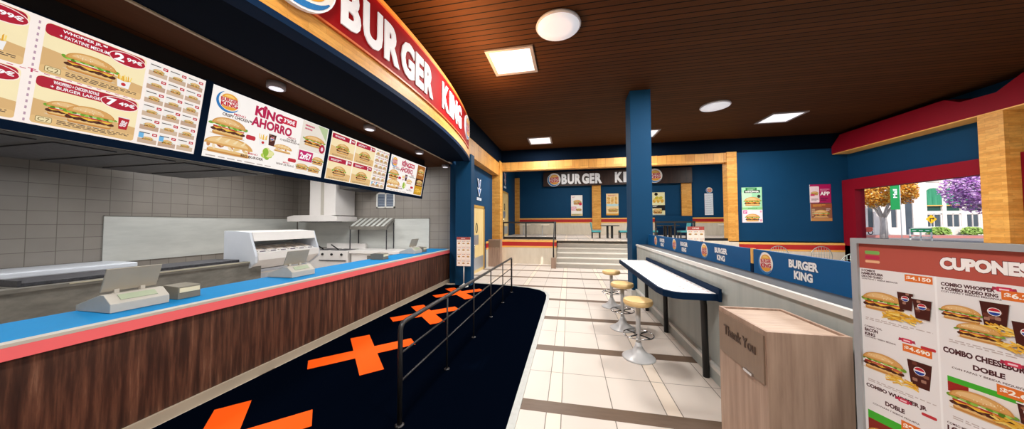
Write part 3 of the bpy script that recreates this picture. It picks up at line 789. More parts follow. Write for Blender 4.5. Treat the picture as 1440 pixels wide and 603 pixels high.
def scr1(g, w, h):
    g.rect(0, 0, w, h, '#fbeee6')
    cell(g, .01, h*.51, w*.33, h*.47, '', '', '1', '99€', '', 1); cell(g, .01, h*.02, w*.33, h*.46, '', '', '1', '99€', '', 3)
    cell(g, w*.378, h*.50, w*.338, h*.475, 'WHOPPER JR.™', '+ PATATINE MEDIUM', '2', '99€', 'C2', 1)
    cell(g, w*.376, h*.02, w*.338, h*.455, 'WHOPPER® + CHICKEN ROYALE', '+ BURGER LARGE', '7', '49€', 'C7', 2)
    for k in range(17): g.rect(w*.358, h*(.02+.057*k), w*.006, h*.026, '#b898a8')
    for k in range(22): g.rect(w*(.01+.032*k), h*.489, w*.016, h*.007, '#c86a7a')
    g.text('T', w*.35, h*.475, w*.022, h*.035, '#c23a60', .02)
    grid(g, w*.727, h*.015, w*.265, h*.965, 3, 6)
def scr2(g, w, h, small=False):
    g.rect(0, 0, w, h, '#fbf4ee')
    g.logo(w*.105, h*.83, h*.15)
    g.text('KÎNG', w*.29, h*.775, w*.23, h*.195, '#b81f4d', .05); g.text('AHORRO', w*.275, h*.61, w*.34, h*.15, '#b81f4d', .045)
    g.rrect(w*.51, h*.80, w*.135, h*.125, .01, '#c8203c'); g.text("3'90€", w*.525, h*.825, w*.105, h*.075, '#ffffff', .03)
    g.text('MENÚ', w*.15, h*.675, w*.08, h*.04, '#c2283f', .02); g.text('CRISPY CHICKEN™', w*.08, h*.625, w*.2, h*.045, '#4a2a22', .03)
    g.burger(w*.135, h*.475, w*.23); g.burger(w*.16, h*.22, w*.32, sub=True, long=True)
    g.rrect(w*.255, h*.38, w*.07, h*.07, .02, '#c02d3a')
    g.fries(w*.385, h*.42, w*.07); g.cola(w*.455, h*.47, w*.065)
    g.text('MENÚ', w*.59, h*.585, w*.07, h*.035, '#c2283f', .02); g.text('DOBLE', w*.58, h*.545, w*.09, h*.035, '#4a2a22', .02); g.text('CHEESEBURGER BBQ', w*.52, h*.505, w*.21, h*.035, '#4a2a22', .02)
    g.burger(w*.56, h*.38, w*.17, long=True, sub=True)
    for k in range(9): g.ell(w*(.42+.012*(k % 4)), h*(.19+.02*(k % 5)), w*.035, h*.045, ('#b9cf5a', '#e6e2a0', '#8fb63a')[k % 3], rot=k)
    g.rrect(w*.62, h*.18, w*.08, h*.065, .02, '#c02d3a')
    g.text('MENÚ', w*.29, h*.155, w*.07, h*.035, '#c2283f', .02); g.text('BIG BURGER', w*.24, h*.095, w*.17, h*.04, '#4a2a22', .03)
    g.text('MENÚ', w*.58, h*.135, w*.06, h*.03, '#c2283f', .02); g.text('WRAP DE POLLO', w*.52, h*.09, w*.17, h*.035, '#4a2a22', .02)
    g.fine(w*.02, h*.015, w*.68, h*.03, '#b9aaa2', 1)
    if not small:
        g.rect(w*.705, h*.46, w*.285, h*.53, '#e9dfd2'); g.poly([(w*.87, h*.99), (w*.99, h*.99), (w*.99, h*.72)], '#b8c79a')
        g.fine(w*.735, h*.83, w*.1, h*.12, '#c2285a', 2)
        g.burger(w*.86, h*.66, w*.24, long=True); g.ell(w*.955, h*.56, w*.035, h*.085, '#b02040'); g.ell(w*.955, h*.56, w*.015, h*.04, '#f3d7df')
        g.rect(w*.7, h*.02, w*.29, h*.43, '#f4ece2'); g.rect(w*.715, h*.25, w*.15, h*.19, '#c32468'); g.text('2x€7', w*.73, h*.28, w*.12, h*.13, '#ffffff', .04)
        g.burger(w*.93, h*.31, w*.13); g.burger(w*.77, h*.14, w*.13, long=True); g.burger(w*.9, h*.13, w*.14, long=True)
    else:
        g.rect(w*.74, h*.02, w*.25, h*.96, '#7a4a22')
        g.rect(w*.745, h*.55, w*.245, h*.43, '#a5672c'); g.burger(w*.87, h*.78, w*.18); g.rect(w*.745, h*.32, w*.245, h*.22, '#3a2115'); g.burger(w*.87, h*.43, w*.2, long=True); g.rect(w*.745, h*.02, w*.245, h*.29, '#c9951f'); g.friespile(w*.87, h*.16, w*.2)
def scr3(g, w, h):
    g.rect(0, 0, w, h, '#fbf0e2')
    names = [('WHOPPER', '1', 1), ('', '2', 3), ('', '1', 1), ('', '2', 3)]
    for i in range(2):
        for j in range(2):
            nm, p, k = names[i+2*(1-j)]; x, y = w*(.012+.355*i), h*(.49*j+.015); cw, chh = w*.34, h*.47
            g.rrect(x, y, cw, chh, .02, '#f6e2b4'); g.poly([(x, y), (x+cw, y), (x+cw, y+chh*.32), (x, y+chh*.45)], '#e2ba7f')
            g.rrect(x, y+chh*.78, cw*.98, chh*.21, .02, '#b01d3c'); (g.text(nm, x+cw*.1, y+chh*.85, cw*.42, chh*.08, '#ffffff', .02) if nm else g.fine(x+cw*.1, y+chh*.83, cw*.42, chh*.1, '#ffffff', 2))
            g.text(p, x+cw*.72, y+chh*.79, cw*.07, chh*.18, '#ffffff', .04); g.text('90€', x+cw*.82, y+chh*.86, cw*.13, chh*.08, '#ffffff', .02)
            g.burger(x+cw*.5, y+chh*.4, cw*.55)
            g.burger(x+cw*.5, y+chh*.47, cw*.4)
            g.fine(x+cw*.1, y+chh*.03, cw*.8, chh*.06)
    grid(g, w*.725, h*.015, w*.265, h*.965, 3, 6)
screen(.815, 1.605, 'menu screen nearest the viewer with priced burger deals', scr1)
screen(2.49, 1.61, 'menu screen with large red KING AHORRO heading', scr2)
screen(4.17, 1.605, 'menu screen third from the viewer with four red-topped burger panels', scr3)
screen(5.84, 1.61, 'farthest menu screen ending in a brown photo column', lambda g, w, h: scr2(g, w, h, True))

# downlights in the wooden soffit
for k, (x, y, lab) in enumerate(((-3.70, 2.95, 'nearest round downlight above the menu screens'), (-3.62, 4.60, 'second round downlight above the menu screens'), (-3.64, 6.43, 'third round downlight above the menu screens'), (-3.74, 8.15, 'round downlight against the tiled end wall'))):
    t = thing('downlight', lab, 'ceiling light', (x, y, 3.57), 0, 'round downlights in the soffit')
    MB().lathe([(.085, -.075), (.1, -.07), (.1, 0)], seg=28).link('housing', FRAMEG, t)
    MB().lathe([(.0, -.078), (.075, -.078), (.075, -.0755)], seg=28).link('lamp_face', LIGHTM, t)

# ================================================================== FASCIA SIGN
sg = thing('fascia_sign', 'red curved shop sign with white raised letters over the counter', 'sign', (0, 0, 0))
ysr = [1.0+6.3*i/30 for i in range(31)]
band(3.82, 4.56, .001, .022, ysr).link('red_band', RED, sg)
band(4.56, 4.585, .001, .026, ysr).link('orange_rim', plain('orange_edge', '#d8642a', .5), sg)  # plain orange strip on the upper rim of the band
band(3.795, 3.82, .001, .026, ysr).link('orange_rim', MATS['orange_edge'], sg)
def arc_letters(text, y0, y1, z0, z1, parent):
    glyphs = []; x = 0
    for ch in text:
        vs, fs, b = glyph(ch, .045, .04)
        if ch == 'I': vs = [Vector((v.x*1.7, v.y, v.z)) for v in vs]; b = (b[0]*1.7, b[1]*1.7, b[2], b[3])
        glyphs.append((ch, vs, fs, b, x)); x += (b[1]-b[0])+.085
    tot = x-.085; s = (y1-y0)/tot; zs = (z1-z0)/.78
    for ch, vs, fs, b, x in glyphs:
        bm = bmesh.new(); vv = []
        for v in vs:
            y = y0+(x+v.x-b[0])*s; d = .026+(v.z+.04)*.18
            p = arcp(y, d); vv.append(bm.verts.new((p.x, p.y, z0+(v.y+.035)*zs)))
        for f in fs:
            try: bm.faces.new([vv[i] for i in f])
            except ValueError: pass
        m = MB(); m.bm.free(); m.bm = bm; m.link('letter', SIGNW, parent)
arc_letters('BURGER', 2.57, 4.52, 3.91, 4.43, sg)
arc_letters('KING', 4.92, 6.22, 3.95, 4.46, sg)
def logo_disc(parent, o, U, V, r, th=.03, name='logo_disc', mat=None):
    o, U, V = Vector(o), Vector(U).normalized(), Vector(V).normalized(); n = U.cross(V)
    mb = MB(); mb.prism([o+U*r*1.04*math.cos(a)+V*r*1.04*math.sin(a) for a in [2*PI*i/36 for i in range(36)]], n*th)
    d = mb.link(name, SIGNW, parent)
    g = G(2*r, 2*r, None); g.logo(r, r, r)
    g.place('emblem', o+n*(th+.001)-U*r-V*r, U, V, mat or LOGOM, d)
    return d
for yy, rr_, zz in ((2.06, .41, 4.16), (6.88, .29, 4.23)):
    p = arcp(yy, .024); tn = (arcp(yy+.1)-arcp(yy-.1)).normalized()
    logo_disc(sg, (p.x, p.y, zz), tn, (0, 0, 1), rr_, .045 if rr_ > .35 else .03)

# ================================================================== QUEUE MAT AND RAIL
mt = thing('queue_mat', 'black floor mat with orange crosses in front of the counter', 'mat', (-2.0, 4, 0))
out = [(-.54, 6.6), (-.56, 7.0), (-.63, 7.3), (-.78, 7.52), (-1.1, 7.72), (-1.6, 7.87), (-2.2, 7.97), (-2.73, 8.02), (-2.73, 7.69), (-3.5, 7.69), (-3.5, -2.5), (-.54, -2.5)]
MB().prism([(x+2.0, y-4, 0) for x, y in out], (0, 0, .012)).link('mat_base', MATB, mt)
edge_in = out[:8]+[(-.54, -2.5)]
path = [(-.54, -2.5)]+out[:8]
pts_o = [(-.47, -2.5), (-.47, 6.62), (-.49, 7.04), (-.57, 7.35), (-.74, 7.58), (-1.08, 7.79), (-1.59, 7.94), (-2.19, 8.04), (-2.73, 8.09)]
MB().prism([(x+2.0, y-4, 0) for x, y in pts_o+path[::-1]], (0, 0, .016)).link('pale_edge', plain('mat_edge_pale', '#b7b9b6', .5, var=.15, scale=20), mt)
for cy in (.07, 1.76, 3.45, 5.14, 6.81):
    mb = MB(); c, s_ = math.cos(PI/4), math.sin(PI/4)
    L, W = .635, .13
    cr = [(-L, -W), (-W, -W), (-W, -L), (W, -L), (W, -W), (L, -W), (L, W), (W, W), (W, L), (-W, L), (-W, W), (-L, W)]
    mb.prism([(-2.73+2.0+x*c-y*s_, cy-4+x*s_+y*c, .012) for x, y in cr], (0, 0, .003)); mb.link('cross_mark', ORANGE, mt)

rl = thing('queue_rail', 'dark metal queue rail standing on the black mat', 'railing', (-1.45, 2.27, .012))
E_ = 4.86; r = .05
MB().tube([(0, 0, 0), (0, 0, .81), (0, .012, .845), (0, .04, .865), (0, .09, .87), (0, E_-.03, .865), (0, E_, .845), (0, E_, .0)], .021, 12).link('top_rail', DMETAL, rl)
for z in (.61, .37): MB().tube([(0, 0, z), (0, E_, z)], .010, 8).link('cross_rail', DMETAL, rl)
for k in range(1, 5):
    p = MB().tube([(0, .972*k, 0), (0, .972*k, .86)], .011, 8).link('post', DMETAL, rl)
    MB().lathe([(.035, 0), (.035, .006), (.02, .014)], (0, .972*k, 0), 16).link('flange', DMETAL, p)
for k in (0, 5): MB().lathe([(.04, 0), (.04, .006), (.025, .014)], (0, .972*k, 0), 16).link('flange', DMETAL, rl)

# small menu stand by the counter pillar
def food_sheet(w, h, nx, ny, title, hd=.12, bg='#f6ebdd', head='#b0504a'):
    g = G(w, h, bg); g.rect(0, h*(1-hd), w, h*hd, head)
    if title: g.text(title, w*.3, h*(1-hd*.72), w*.4, h*hd*.45, '#fbeee6', .03)
    else: g.fine(w*.32, h*(1-hd*.75), w*.36, h*hd*.5, '#fbeee6', 1)
    cw, chh = w/nx, h*(1-hd)/ny
    for i in range(nx):
        for j in range(ny):
            x, y = cw*(i+.5), chh*(j+.45)
            g.rect(x-cw*.42, y-chh*.4, cw*.84, chh*.8, '#fdf6ec')
            g.burger(x, y, cw*.55, long=(i+j) % 2 == 0); g.rect(x-cw*.35, y+chh*.28, cw*.5, chh*.05, '#7a4a40'); g.rect(x+cw*.18, y+chh*.27, cw*.2, chh*.09, '#e2863a')
    return g
t = thing('menu_stand', 'small white pole stand with a food menu by the counter pillar', 'menu stand', (-2.88, 7.52, 0.012))
MB().lathe([(0, .0), (.13, 0), (.13, .012), (.06, .045), (.02, .09), (.0, .09)], seg=28).link('base', WHITE, t)
MB().tube([(0, 0, .08), (0, 0, .62)], .014, 10).link('pole', WHITE, t)
g = food_sheet(.40, .80, 3, 4, '', .09)
g.place('menu_panel', (-.20, -.03, .57), (1, .0, 0), (0, 0, 1), PRINT, t, thick=.025)

# ================================================================== BAR AND STOOLS
br = thing('wall_bar', 'narrow white patterned bar with navy edge along the half wall', 'bar', (1.57, 0, 0))
topo = [(0, 3.42), (-.36, 3.42), (-.46, 3.46), (-.53, 3.56), (-.555, 3.72), (-.555, 6.3), (0, 6.3)]
MB().prism([(x, y, .925) for x, y in topo], (0, 0, .07)).link('navy_edge', NAVYD, br)
ins = [(-.02, 3.45), (-.35, 3.45), (-.44, 3.49), (-.505, 3.58), (-.53, 3.73), (-.53, 6.28), (-.02, 6.28)]
g = G(1, 1, None)
g.items.append(([(y, -x) for x, y in ins], [tuple(range(7))], lin('#f3f1f1')))
for i in range(5):
    for j in range(24):
        x = -.07-.1*i; y = 3.5+.115*j+(.05 if i % 2 else 0)
        if x < -.38 and y < 3.62 or y > 6.2: continue
        a = .6; g.rect(y, -x, .055, .011, '#b98080'); g.rect(y+.012, -x+.018, .045, .01, '#8f8f9f')
g.place('patterned_top', (0, 0, .996), (0, 1, 0), (-1, 0, 0), PRINT, br)
bx(-.03, .0, 3.40, 6.32, .92, 1.055).link('back_rail', NAVYD, br)
for k, y in enumerate((3.68, 5.05, 6.2)):
    if k == 0: pth = [(-.30, y, .935), (-.14, y, .925), (-.09, y, .905), (-.065, y, .86), (-.06, y, .8), (-.05, y, 0)]
    else: pth = [(-.06, y, .93), (-.055, y, .5), (-.05, y, 0)]
    MB().tube(pth, .034, 12).link('leg', BLACK, br)

def stool(loc, lab):
    t = thing('bar_stool', lab, 'bar stool', loc, 0, 'bar stools along the half wall')
    MB().lathe([(0, .0), (.2, 0), (.205, .008), (.19, .02), (.13, .05), (.075, .095), (.045, .15), (.034, .2), (0, .2)], seg=40).link('base', STOOLM, t)
    MB().tube([(0, 0, .18), (0, 0, .70)], .03, 16).link('column', STOOLM, t)
    s = MB().lathe([(0, .685), (.16, .685), (.178, .70), (.184, .72), (.178, .745), (.15, .762), (.08, .768), (0, .769)], seg=40).link('seat', SEAT, t)
    MB().tube([(.170*math.cos(2*PI*i/36), .170*math.sin(2*PI*i/36), .750) for i in range(36)], .006, 8, closed=True).link('piping', SEAT, s)
    fr_ = MB().tube([(.185*math.cos(2*PI*i/36), .185*math.sin(2*PI*i/36), .30) for i in range(36)], .008, 8, closed=True).link('foot_ring', CHROME, t)
    MB().tube([(-.185, 0, .3), (.185, 0, .3)], .009, 8).tube([(0, -.185, .3), (0, .185, .3)], .009, 8).link('spokes', BLACK, fr_)
    return t
s0 = stool((.875, 4.03, 0), 'nearest cream topped bar stool on a pale trumpet base')
s0.rotation_euler.z = .7
dup(s0, (.86, 5.08, 0), .6, 'middle cream topped bar stool, between the two others')
dup(s0, (.86, 6.35, 0), .9, 'farthest cream topped bar stool, nearest the steps')

# ================================================================== DIVIDER BOARDS on the half wall
def divider(lab, y0, y1, logos):
    t = thing('divider_board', lab, 'divider board', (1.86, 0, 1.245), 0, 'blue divider boards on the half wall')
    bx(0, .03, y0, y1, 0, .24).link('panel', plain('board_blue', '#105891', .5, var=.05, spec=.2), t)
    for y in logos:
        g = G(.3, .24, None); g.logo(.12, .12, .105)
        if y0 < y-.12: g.place('emblem', (-.001, y+.12, 0), (0, -1, 0), (0, 0, 1), LOGOM, t)
        g = G(.6, .24, None)
        g.text('BURGER', .0, .125, .30, .072, '#f2f2f4', .055, outline=.03, oc='#0c2a50'); g.text('KING', .055, .035, .19, .072, '#f2f2f4', .055, outline=.03, oc='#0c2a50')
        if y-.62 > y0: g.place('lettering', (-.001, y-.30, 0), (0, -1, 0), (0, 0, 1), PRINT, t)
    return t
divider('far blue divider board with four crown-less logos on the half wall', 3.44, 7.36, (4.48, 5.65, 6.78))
divider('near blue divider board with large logo beside the litter bin', -1.4, 3.38, (3.20, 2.0, .8))
for o in bpy.data.objects:
    if o.get('label') == 'far blue divider board with four crown-less logos on the half wall': o['label'] = 'far blue divider board with repeated small logos on the half wall'
mb = MB().box(0, .02, -.015, .015, 0, .25)
t = thing('divider_post', 'short cream post between the two blue divider boards', 'post', (1.86, 3.41, 1.245))
bx(0, .028, -.02, .02, .09, .245).link('upper_part', YEL, t); bx(0, .028, -.02, .02, 0, .09).link('dark_gap_strip', NAVYD, t)  # lower dark strip painted in where the boards leave a gap

# ================================================================== LITTER BINS
def bin_(lab, loc, w, d, h, rz=0, text=True):
    t = thing('litter_bin', lab, 'litter bin', loc, rz, 'wooden litter bins')
    mb = MB().box(0, w, 0, d, 0, h-.02)
    mb.box(0, .018, 0, d, h-.02, h).box(w-.018, w, 0, d, h-.02, h).box(.018, w-.018, 0, .018, h-.02, h).box(.018, w-.018, d-.018, d, h-.02, h)
    mb.link('body', BINW, t)
    bx(.022, w-.022, .022, d-.022, h-.022, h-.012).link('top_panel', BINTOP, t)
    fl = bx(-.008, .0, .02, d-.02, h-.315, h-.03).link('push_flap', plain('flap_taupe', '#86705f', .5, var=.15, scale=8, stretch=(10, 10, 1)), t)
    MB().box(-.02, -.006, d*.22, d*.38, h-.318, h-.302).link('handle', CHROME, fl)
    if text:
        vs, fs, b = glyph('Thank You', .015, .03); W = d*.66; s = W/(b[1]-b[0]); bm = bmesh.new(); vv = []
        for v in vs: vv.append(bm.verts.new((-.009-(v.z+.03)*.06, d*.83-(v.x-b[0])*s, h-.17+v.y*s*1.15)))
        for f in fs:
            try: bm.faces.new([vv[i] for i in f])
            except ValueError: pass
        m = MB(); m.bm.free(); m.bm = bm; m.link('lettering', plain('engraved_brown', '#4d3b31', .6), t)
    return t
bin_('tall taupe wooden litter bin marked Thank You beside the coupon board', (1.117, 1.93, 0), .41, .54, 1.12)
bin_('taupe wooden litter bin at the foot of the far corner post', (-2.76, 11.3, 0), .32, .52, 1.10, PI/2, False)

# ================================================================== COUPON BOARD
d = Vector((-.27, .963, 0)).normalized(); U = -d; A = Vector((1.129, 1.4, 0))
rz = math.atan2(U.y, U.x)
cb = thing('coupon_board', 'large white framed coupon board with brick red CUPONES header', 'menu board', A, rz)
W, H0, H1 = .80, .32, 1.69
# local frame: +x along the board, -y towards the viewer
MB().box(-.008, W, 0, .03, H0, H1).link('backing', plain('board_grey', '#8f9398', .4, var=.05), cb)
MB().box(-.008, .012, -.012, .032, H0, H1).box(W-.02, W, -.012, .032, H0, H1).box(.012, W-.02, -.012, .032, H1-.02, H1).box(.012, W-.02, -.012, .032, H0, H0+.02).link('frame', plain('frame_silver', '#b4b8bd', .35, metal=.3, var=.04), cb)
for x in (.08, W-.1):
    l = MB().box(x, x+.03, .0, .03, 0.0, H0).link('leg', BLACK, cb)
    MB().box(x-.01, x+.04, -.2, .22, 0, .025).link('foot', BLACK, l)
g = G(W-.032, H1-.04-H0, '#ece8ea'); oy = H0+.02; ox = .012
def P(x, z): return (x-ox, z-oy)
HT, HB = H1-.02-oy, 1.574-oy
g.rect(0, HB, W-.032, HT-HB, '#b8574b')
fx, fz = P(.03, 1.597)
g.rrect(fx, fz+.033, .042, .013, .004, '#7fb15e'); g.rrect(fx, fz+.014, .042, .014, .004, '#c03054'); g.rrect(fx, fz, .042, .010, .004, '#f0b892')
g.text('CUPONES', P(.216, 0)[0], 1.600-oy, .158, .040, '#fbf6f6', .065, outline=.035, oc='#6a1f20')
g.rect(.1905+.0, 0, .005, HB, '#f8f6f8'); g.rect(.395, 0, .005, HB, '#f8f6f8')
def tagp(x, z, w, h, t_): g.rect(x-ox, z-oy, w, h, '#e2732c'); g.text(t_, x-ox+w*.06, z-oy+h*.2, w*.88, h*.6, '#fff4ea', .035)
def head(x, z, lines, cols='#4a2226'):
    for (t_, w, h) in lines: z -= h*1.25; g.text(t_, x-ox, z-oy, w, h, cols, .05 if h > .008 else .02)
def boomark(x, z): g.rrect(x-ox, z-oy, .026, .014, .003, '#cf3554'); g.rect(x-ox+.005, z-oy+.004, .016, .005, '#f6cfd8'); g.poly([(x-ox-.008, z-oy+.002), (x-ox, z-oy+.004), (x-ox, z-oy+.012), (x-ox-.006, z-oy+.013)], '#a8304a'); g.poly([(x-ox+.034, z-oy+.002), (x-ox+.026, z-oy+.004), (x-ox+.026, z-oy+.012), (x-ox+.032, z-oy+.013)], '#a8304a')
def nuevo(x, z): g.rrect(x-ox, z-oy, .034, .010, .004, '#c3343c')
# column one
head(.017, 1.572, [('2 COMBOS', .04, .0085), ('HAMBURGUESA', .062, .0095), ('DELUXE QUESO', .060, .0095), ('CON PAPAS Y BEBIDA MEDIANA', .1, .0055)])
tagp(.135, 1.545, .064, .024, '$4.150')
g.burger(P(.075, 0)[0], 1.455-oy, .115); g.cola(P(.135, 0)[0], 1.475-oy, .04); g.cola(P(.174, 0)[0], 1.457-oy, .044); g.friespile(P(.125, 0)[0], 1.413-oy, .1)
g.fine(.012, 1.375-oy, .17, .012, '#c0b2b0', 2)
head(.02, 1.355, [('COMBO XXL', .05, .0065), ('BACON', .038, .013), ('KING', .03, .013), ('CON PAPAS Y BEBIDA MEDIANA', .085, .0055)])
tagp(.122, 1.297, .068, .026, '$4.690'); boomark(.12, 1.328); nuevo(.165, 1.322)
g.burger(P(.068, 0)[0], 1.225-oy, .115, bacon=True); g.cola(P(.160, 0)[0], 1.232-oy, .058); g.friespile(P(.115, 0)[0], 1.182-oy, .085)
g.fine(.012, 1.14-oy, .17, .012, '#c0b2b0', 2)
head(.018, 1.135, [('COMBO WHOPPER JR', .155, .0175)]); g.text('DOBLE', P(.07, 0)[0], 1.073-oy, .05, .0165, '#4a2226', .05); g.text('CON PAPAS Y BEBIDA PEQUEÑA', P(.035, 0)[0], 1.057-oy, .12, .008, '#4a2226', .02)
boomark(.105, 1.112); nuevo(.16, 1.098)
g.rect(P(.02, 0)[0], .90-oy, .17, .13, '#8a2a20'); g.poly([P(.02, 1.03), P(.15, 1.03), P(.15, 1.0), P(.02, 1.0)], '#45b030'); tagp(.11, 1.015, .08, .034, '$2.690')
g.burger(P(.08, 0)[0], .94-oy, .13); g.cola(P(.165, 0)[0], .94-oy, .04)
# column two
head(.216, 1.562, [('COMBO WHOPPER', .1, .012), ('+ COMBO RODEO KING', .105, .011), ('CON PAPAS Y BEBIDAS MEDIANAS', .11, .0055)]); boomark(.318, 1.552)
tagp(.326, 1.53, .07, .027, '$6.290')
g.burger(P(.253, 0)[0], 1.468-oy, .08); g.cola(P(.314, 0)[0], 1.482-oy, .05); g.friespile(P(.315, 0)[0], 1.44-oy, .08); g.burger(P(.285, 0)[0], 1.42-oy, .085); g.cola(P(.366, 0)[0], 1.44-oy, .05); g.friespile(P(.35, 0)[0], 1.40-oy, .07)
g.fine(.215, 1.37-oy, .17, .012, '#c0b2b0', 2)
head(.214, 1.357, [('COMBO CHEESEBURGER', .172, .0185)]); g.text('DOBLE', P(.27, 0)[0], 1.303-oy, .055, .016, '#4a2226', .05); g.text('CON PAPAS Y BEBIDA PEQUEÑA', P(.23, 0)[0], 1.288-oy, .13, .008, '#4a2226', .02); boomark(.325, 1.345)
g.rect(P(.22, 0)[0], 1.16-oy, .165, .1, '#efe6e0'); g.rect(P(.22, 0)[0], 1.215-oy, .04, .03, '#a02a24'); g.rect(P(.22, 0)[0], 1.245-oy, .13, .017, '#45b030'); tagp(.31, 1.255, .08, .03, '$2.690')
g.burger(P(.28, 0)[0], 1.20-oy, .12); g.friespile(P(.335, 0)[0], 1.185-oy, .07); g.cola(P(.36, 0)[0], 1.225-oy, .035); g.fine(.215, 1.13-oy, .17, .012, '#c0b2b0', 2)
head(.215, 1.118, [('COMBO MEDIANO', .06, .007), ('LONG', .05, .018)])
g.burger(P(.29, 0)[0], .96-oy, .13, long=True)
# column three and below
for z in (1.45, 1.22, .98): g.burger(P(.47, 0)[0], z-oy, .12); g.cola(P(.56, 0)[0], z-oy, .045); g.rect(.51, z+.07-oy, .08, .028, '#e2732c'); g.fine(.41, z+.09-oy, .09, .025, '#4a2226', 2)
for x in (.1, .3, .5): g.burger(P(x, 0)[0], .62-oy, .13); g.rect(x-.03, .72-oy, .08, .028, '#e2732c'); g.friespile(P(x+.05, 0)[0], .52-oy, .09)
g.place('coupon_sheet', (ox, -.002, oy), (1, 0, 0), (0, 0, 1), PRINT, cb)

# ================================================================== CEILING LIGHTS
def panel(lab, x, y):
    t = thing('ceiling_panel', lab, 'ceiling light', (x, y, CZ), 0, 'square ceiling light panels')
    s = .46; w = .06
    MB().box(-s, s, -s, -s+w, -.03, 0).box(-s, s, s-w, s, -.03, 0).box(-s, -s+w, -s+w, s-w, -.03, 0).box(s-w, s, -s+w, s-w, -.03, 0).link('frame', FRAMEG, t)
    bx(-s+w, s-w, -s+w, s-w, -.016, 0).link('diffuser', LIGHTM, t)
    return t
PANELS = [(-1.10, 5.57, 'square light panel nearest the red sign'), (-1.11, 11.2, 'square light panel at the far end near the left beam'), (2.7, 11.1, 'square light panel half hidden behind the navy pillar'), (6.47, 10.25, 'square light panel nearest the crimson canopy')]
p0 = panel(PANELS[0][2], *PANELS[0][:2])
for x, y, l in PANELS[1:]: dup(p0, (x, y, CZ), 0, l)
def roundl(lab, x, y):
    t = thing('round_ceiling_light', lab, 'ceiling light', (x, y, CZ), 0, 'round ceiling lights')
    MB().lathe([(.36, 0), (.37, -.03), (.355, -.05), (.345, -.05)], seg=36).link('rim', plain('rim_pale', '#b9bcc6', .4), t)
    MB().lathe([(0, -.062), (.2, -.06), (.345, -.05), (.345, -.03)], seg=36).link('diffuser', ROUNDL, t)
    return t
c0 = roundl('larger looking round ceiling light nearest the viewer', -.155, 4.68)
dup(c0, (4.02, 8.82, CZ), 0, 'round ceiling light beyond the navy pillar, nearer the windows')

# ================================================================== ALCOVE CONTENTS
# guard rails
def guard(name_lab, x0, x1, y, zb, posts):
    t = thing('guard_rail', name_lab, 'railing', (x0, y, zb), 0, 'black guard rails of the platform')
    L = x1-x0
    bx(0, L, -.04, .04, 0, .1).link('base_rail', BLACK, t)
    bx(0, L, -.035, .035, .70, .77).link('top_rail', BLACK, t)
    for p in posts: bx(p*L-.025+(.03 if p == 0 else -.03 if p == 1 else 0), p*L+.025+(.03 if p == 0 else -.03 if p == 1 else 0), -.025, .025, .1, .70).link('post', BLACK, t)
    return t
guard('black guard rail on the platform edge left of the steps', -2.93, -.56, 12.52, PF, (0, .44, 1))
guard('black guard rail on the platform edge right of the steps', 3.42, 4.9, 12.52, PF, (0, .5, 1))
struct('trim_19', bx(4.9, 6.02, 12.48, 12.56, PF, PF+.1), BLACK, 'black strip along the platform edge', 'trim')
t = thing('stair_handrail', 'black sloping handrail at the left side of the steps', 'railing', (-.62, 0, 0))
MB().tube([(0, 11.35, .42), (0, 11.4, .98), (0, 11.46, 1.02), (0, 12.40, 1.80)], .03, 10).link('rail', BLACK, t)
bx(-.09, .09, 11.26, 11.44, 0, .4).link('foot_block', BINW, t)
# pilasters
for x0, x1, z0, z1, y, lab in ((-3.72, -3.18, PF, 4.74, 18.30, 'wooden pilaster nearest the platform door'), (1.40, 1.92, 1.41, 4.12, 18.30, 'wooden pilaster between two posters'), (6.47, 7.0, 1.55, 4.75, 18.30, 'wooden pilaster at the right end of the far sign')):
    x0_ = max(x0, -3.49)
    o = struct('trim_%d' % (16+[1.40, -3.72, 6.47].index(x0)), bx(x0_, x1, y-.04, y+.06, z0, z1), WOODY, lab, 'pilaster')
# far sign
t = thing('wall_sign', 'dark wood wall sign with white letters on the alcove rear wall', 'sign', (0, 18.2, 0))
bx(-1.6, 7.0, -.06, .06, 4.12, 5.02).link('wood_board', streak('dark_sign_wood', [(.3, '#20120f'), (.6, '#3a241d'), (.8, '#5a3d30')], (8, 8, .8), 1.2), t)
def letters_flat(text, x0, x1, z0, z1, y, parent):
    x = 0; L = []
    for ch in text:
        vs, fs, b = glyph(ch, .055, .04)
        if ch == 'I': vs = [Vector((v.x*1.5, v.y, v.z)) for v in vs]; b = (b[0]*1.5, b[1]*1.5, b[2], b[3])
        L.append((vs, fs, b, x)); x += (b[1]-b[0])+.07
    s = (x1-x0)/(x-.07); zs = (z1-z0)/.78
    for vs, fs, b, x in L:
        bm = bmesh.new(); vv = [bm.verts.new((x0+(x+v.x-b[0])*s, y-(v.z+.04)*.6, z0+(v.y+.035)*zs)) for v in vs]
        for f in fs:
            try: bm.faces.new([vv[i] for i in f])
            except ValueError: pass
        m = MB(); m.bm.free(); m.bm = bm; m.link('letter', SIGNW, parent)
letters_flat('BURGER', -.46, 1.98, 4.24, 4.86, -.061, t)
letters_flat('KING', 2.74, 4.35, 4.26, 4.88, -.061, t)
logo_disc(t, (-.93, -.06, 4.52), (1, 0, 0), (0, 0, 1), .40, .04)
logo_disc(t, (4.98, -.06, 4.58), (1, 0, 0), (0, 0, 1), .40, .04)
t['label'] = 'dark wood wall sign with white letters on the rear wall of the alcove'
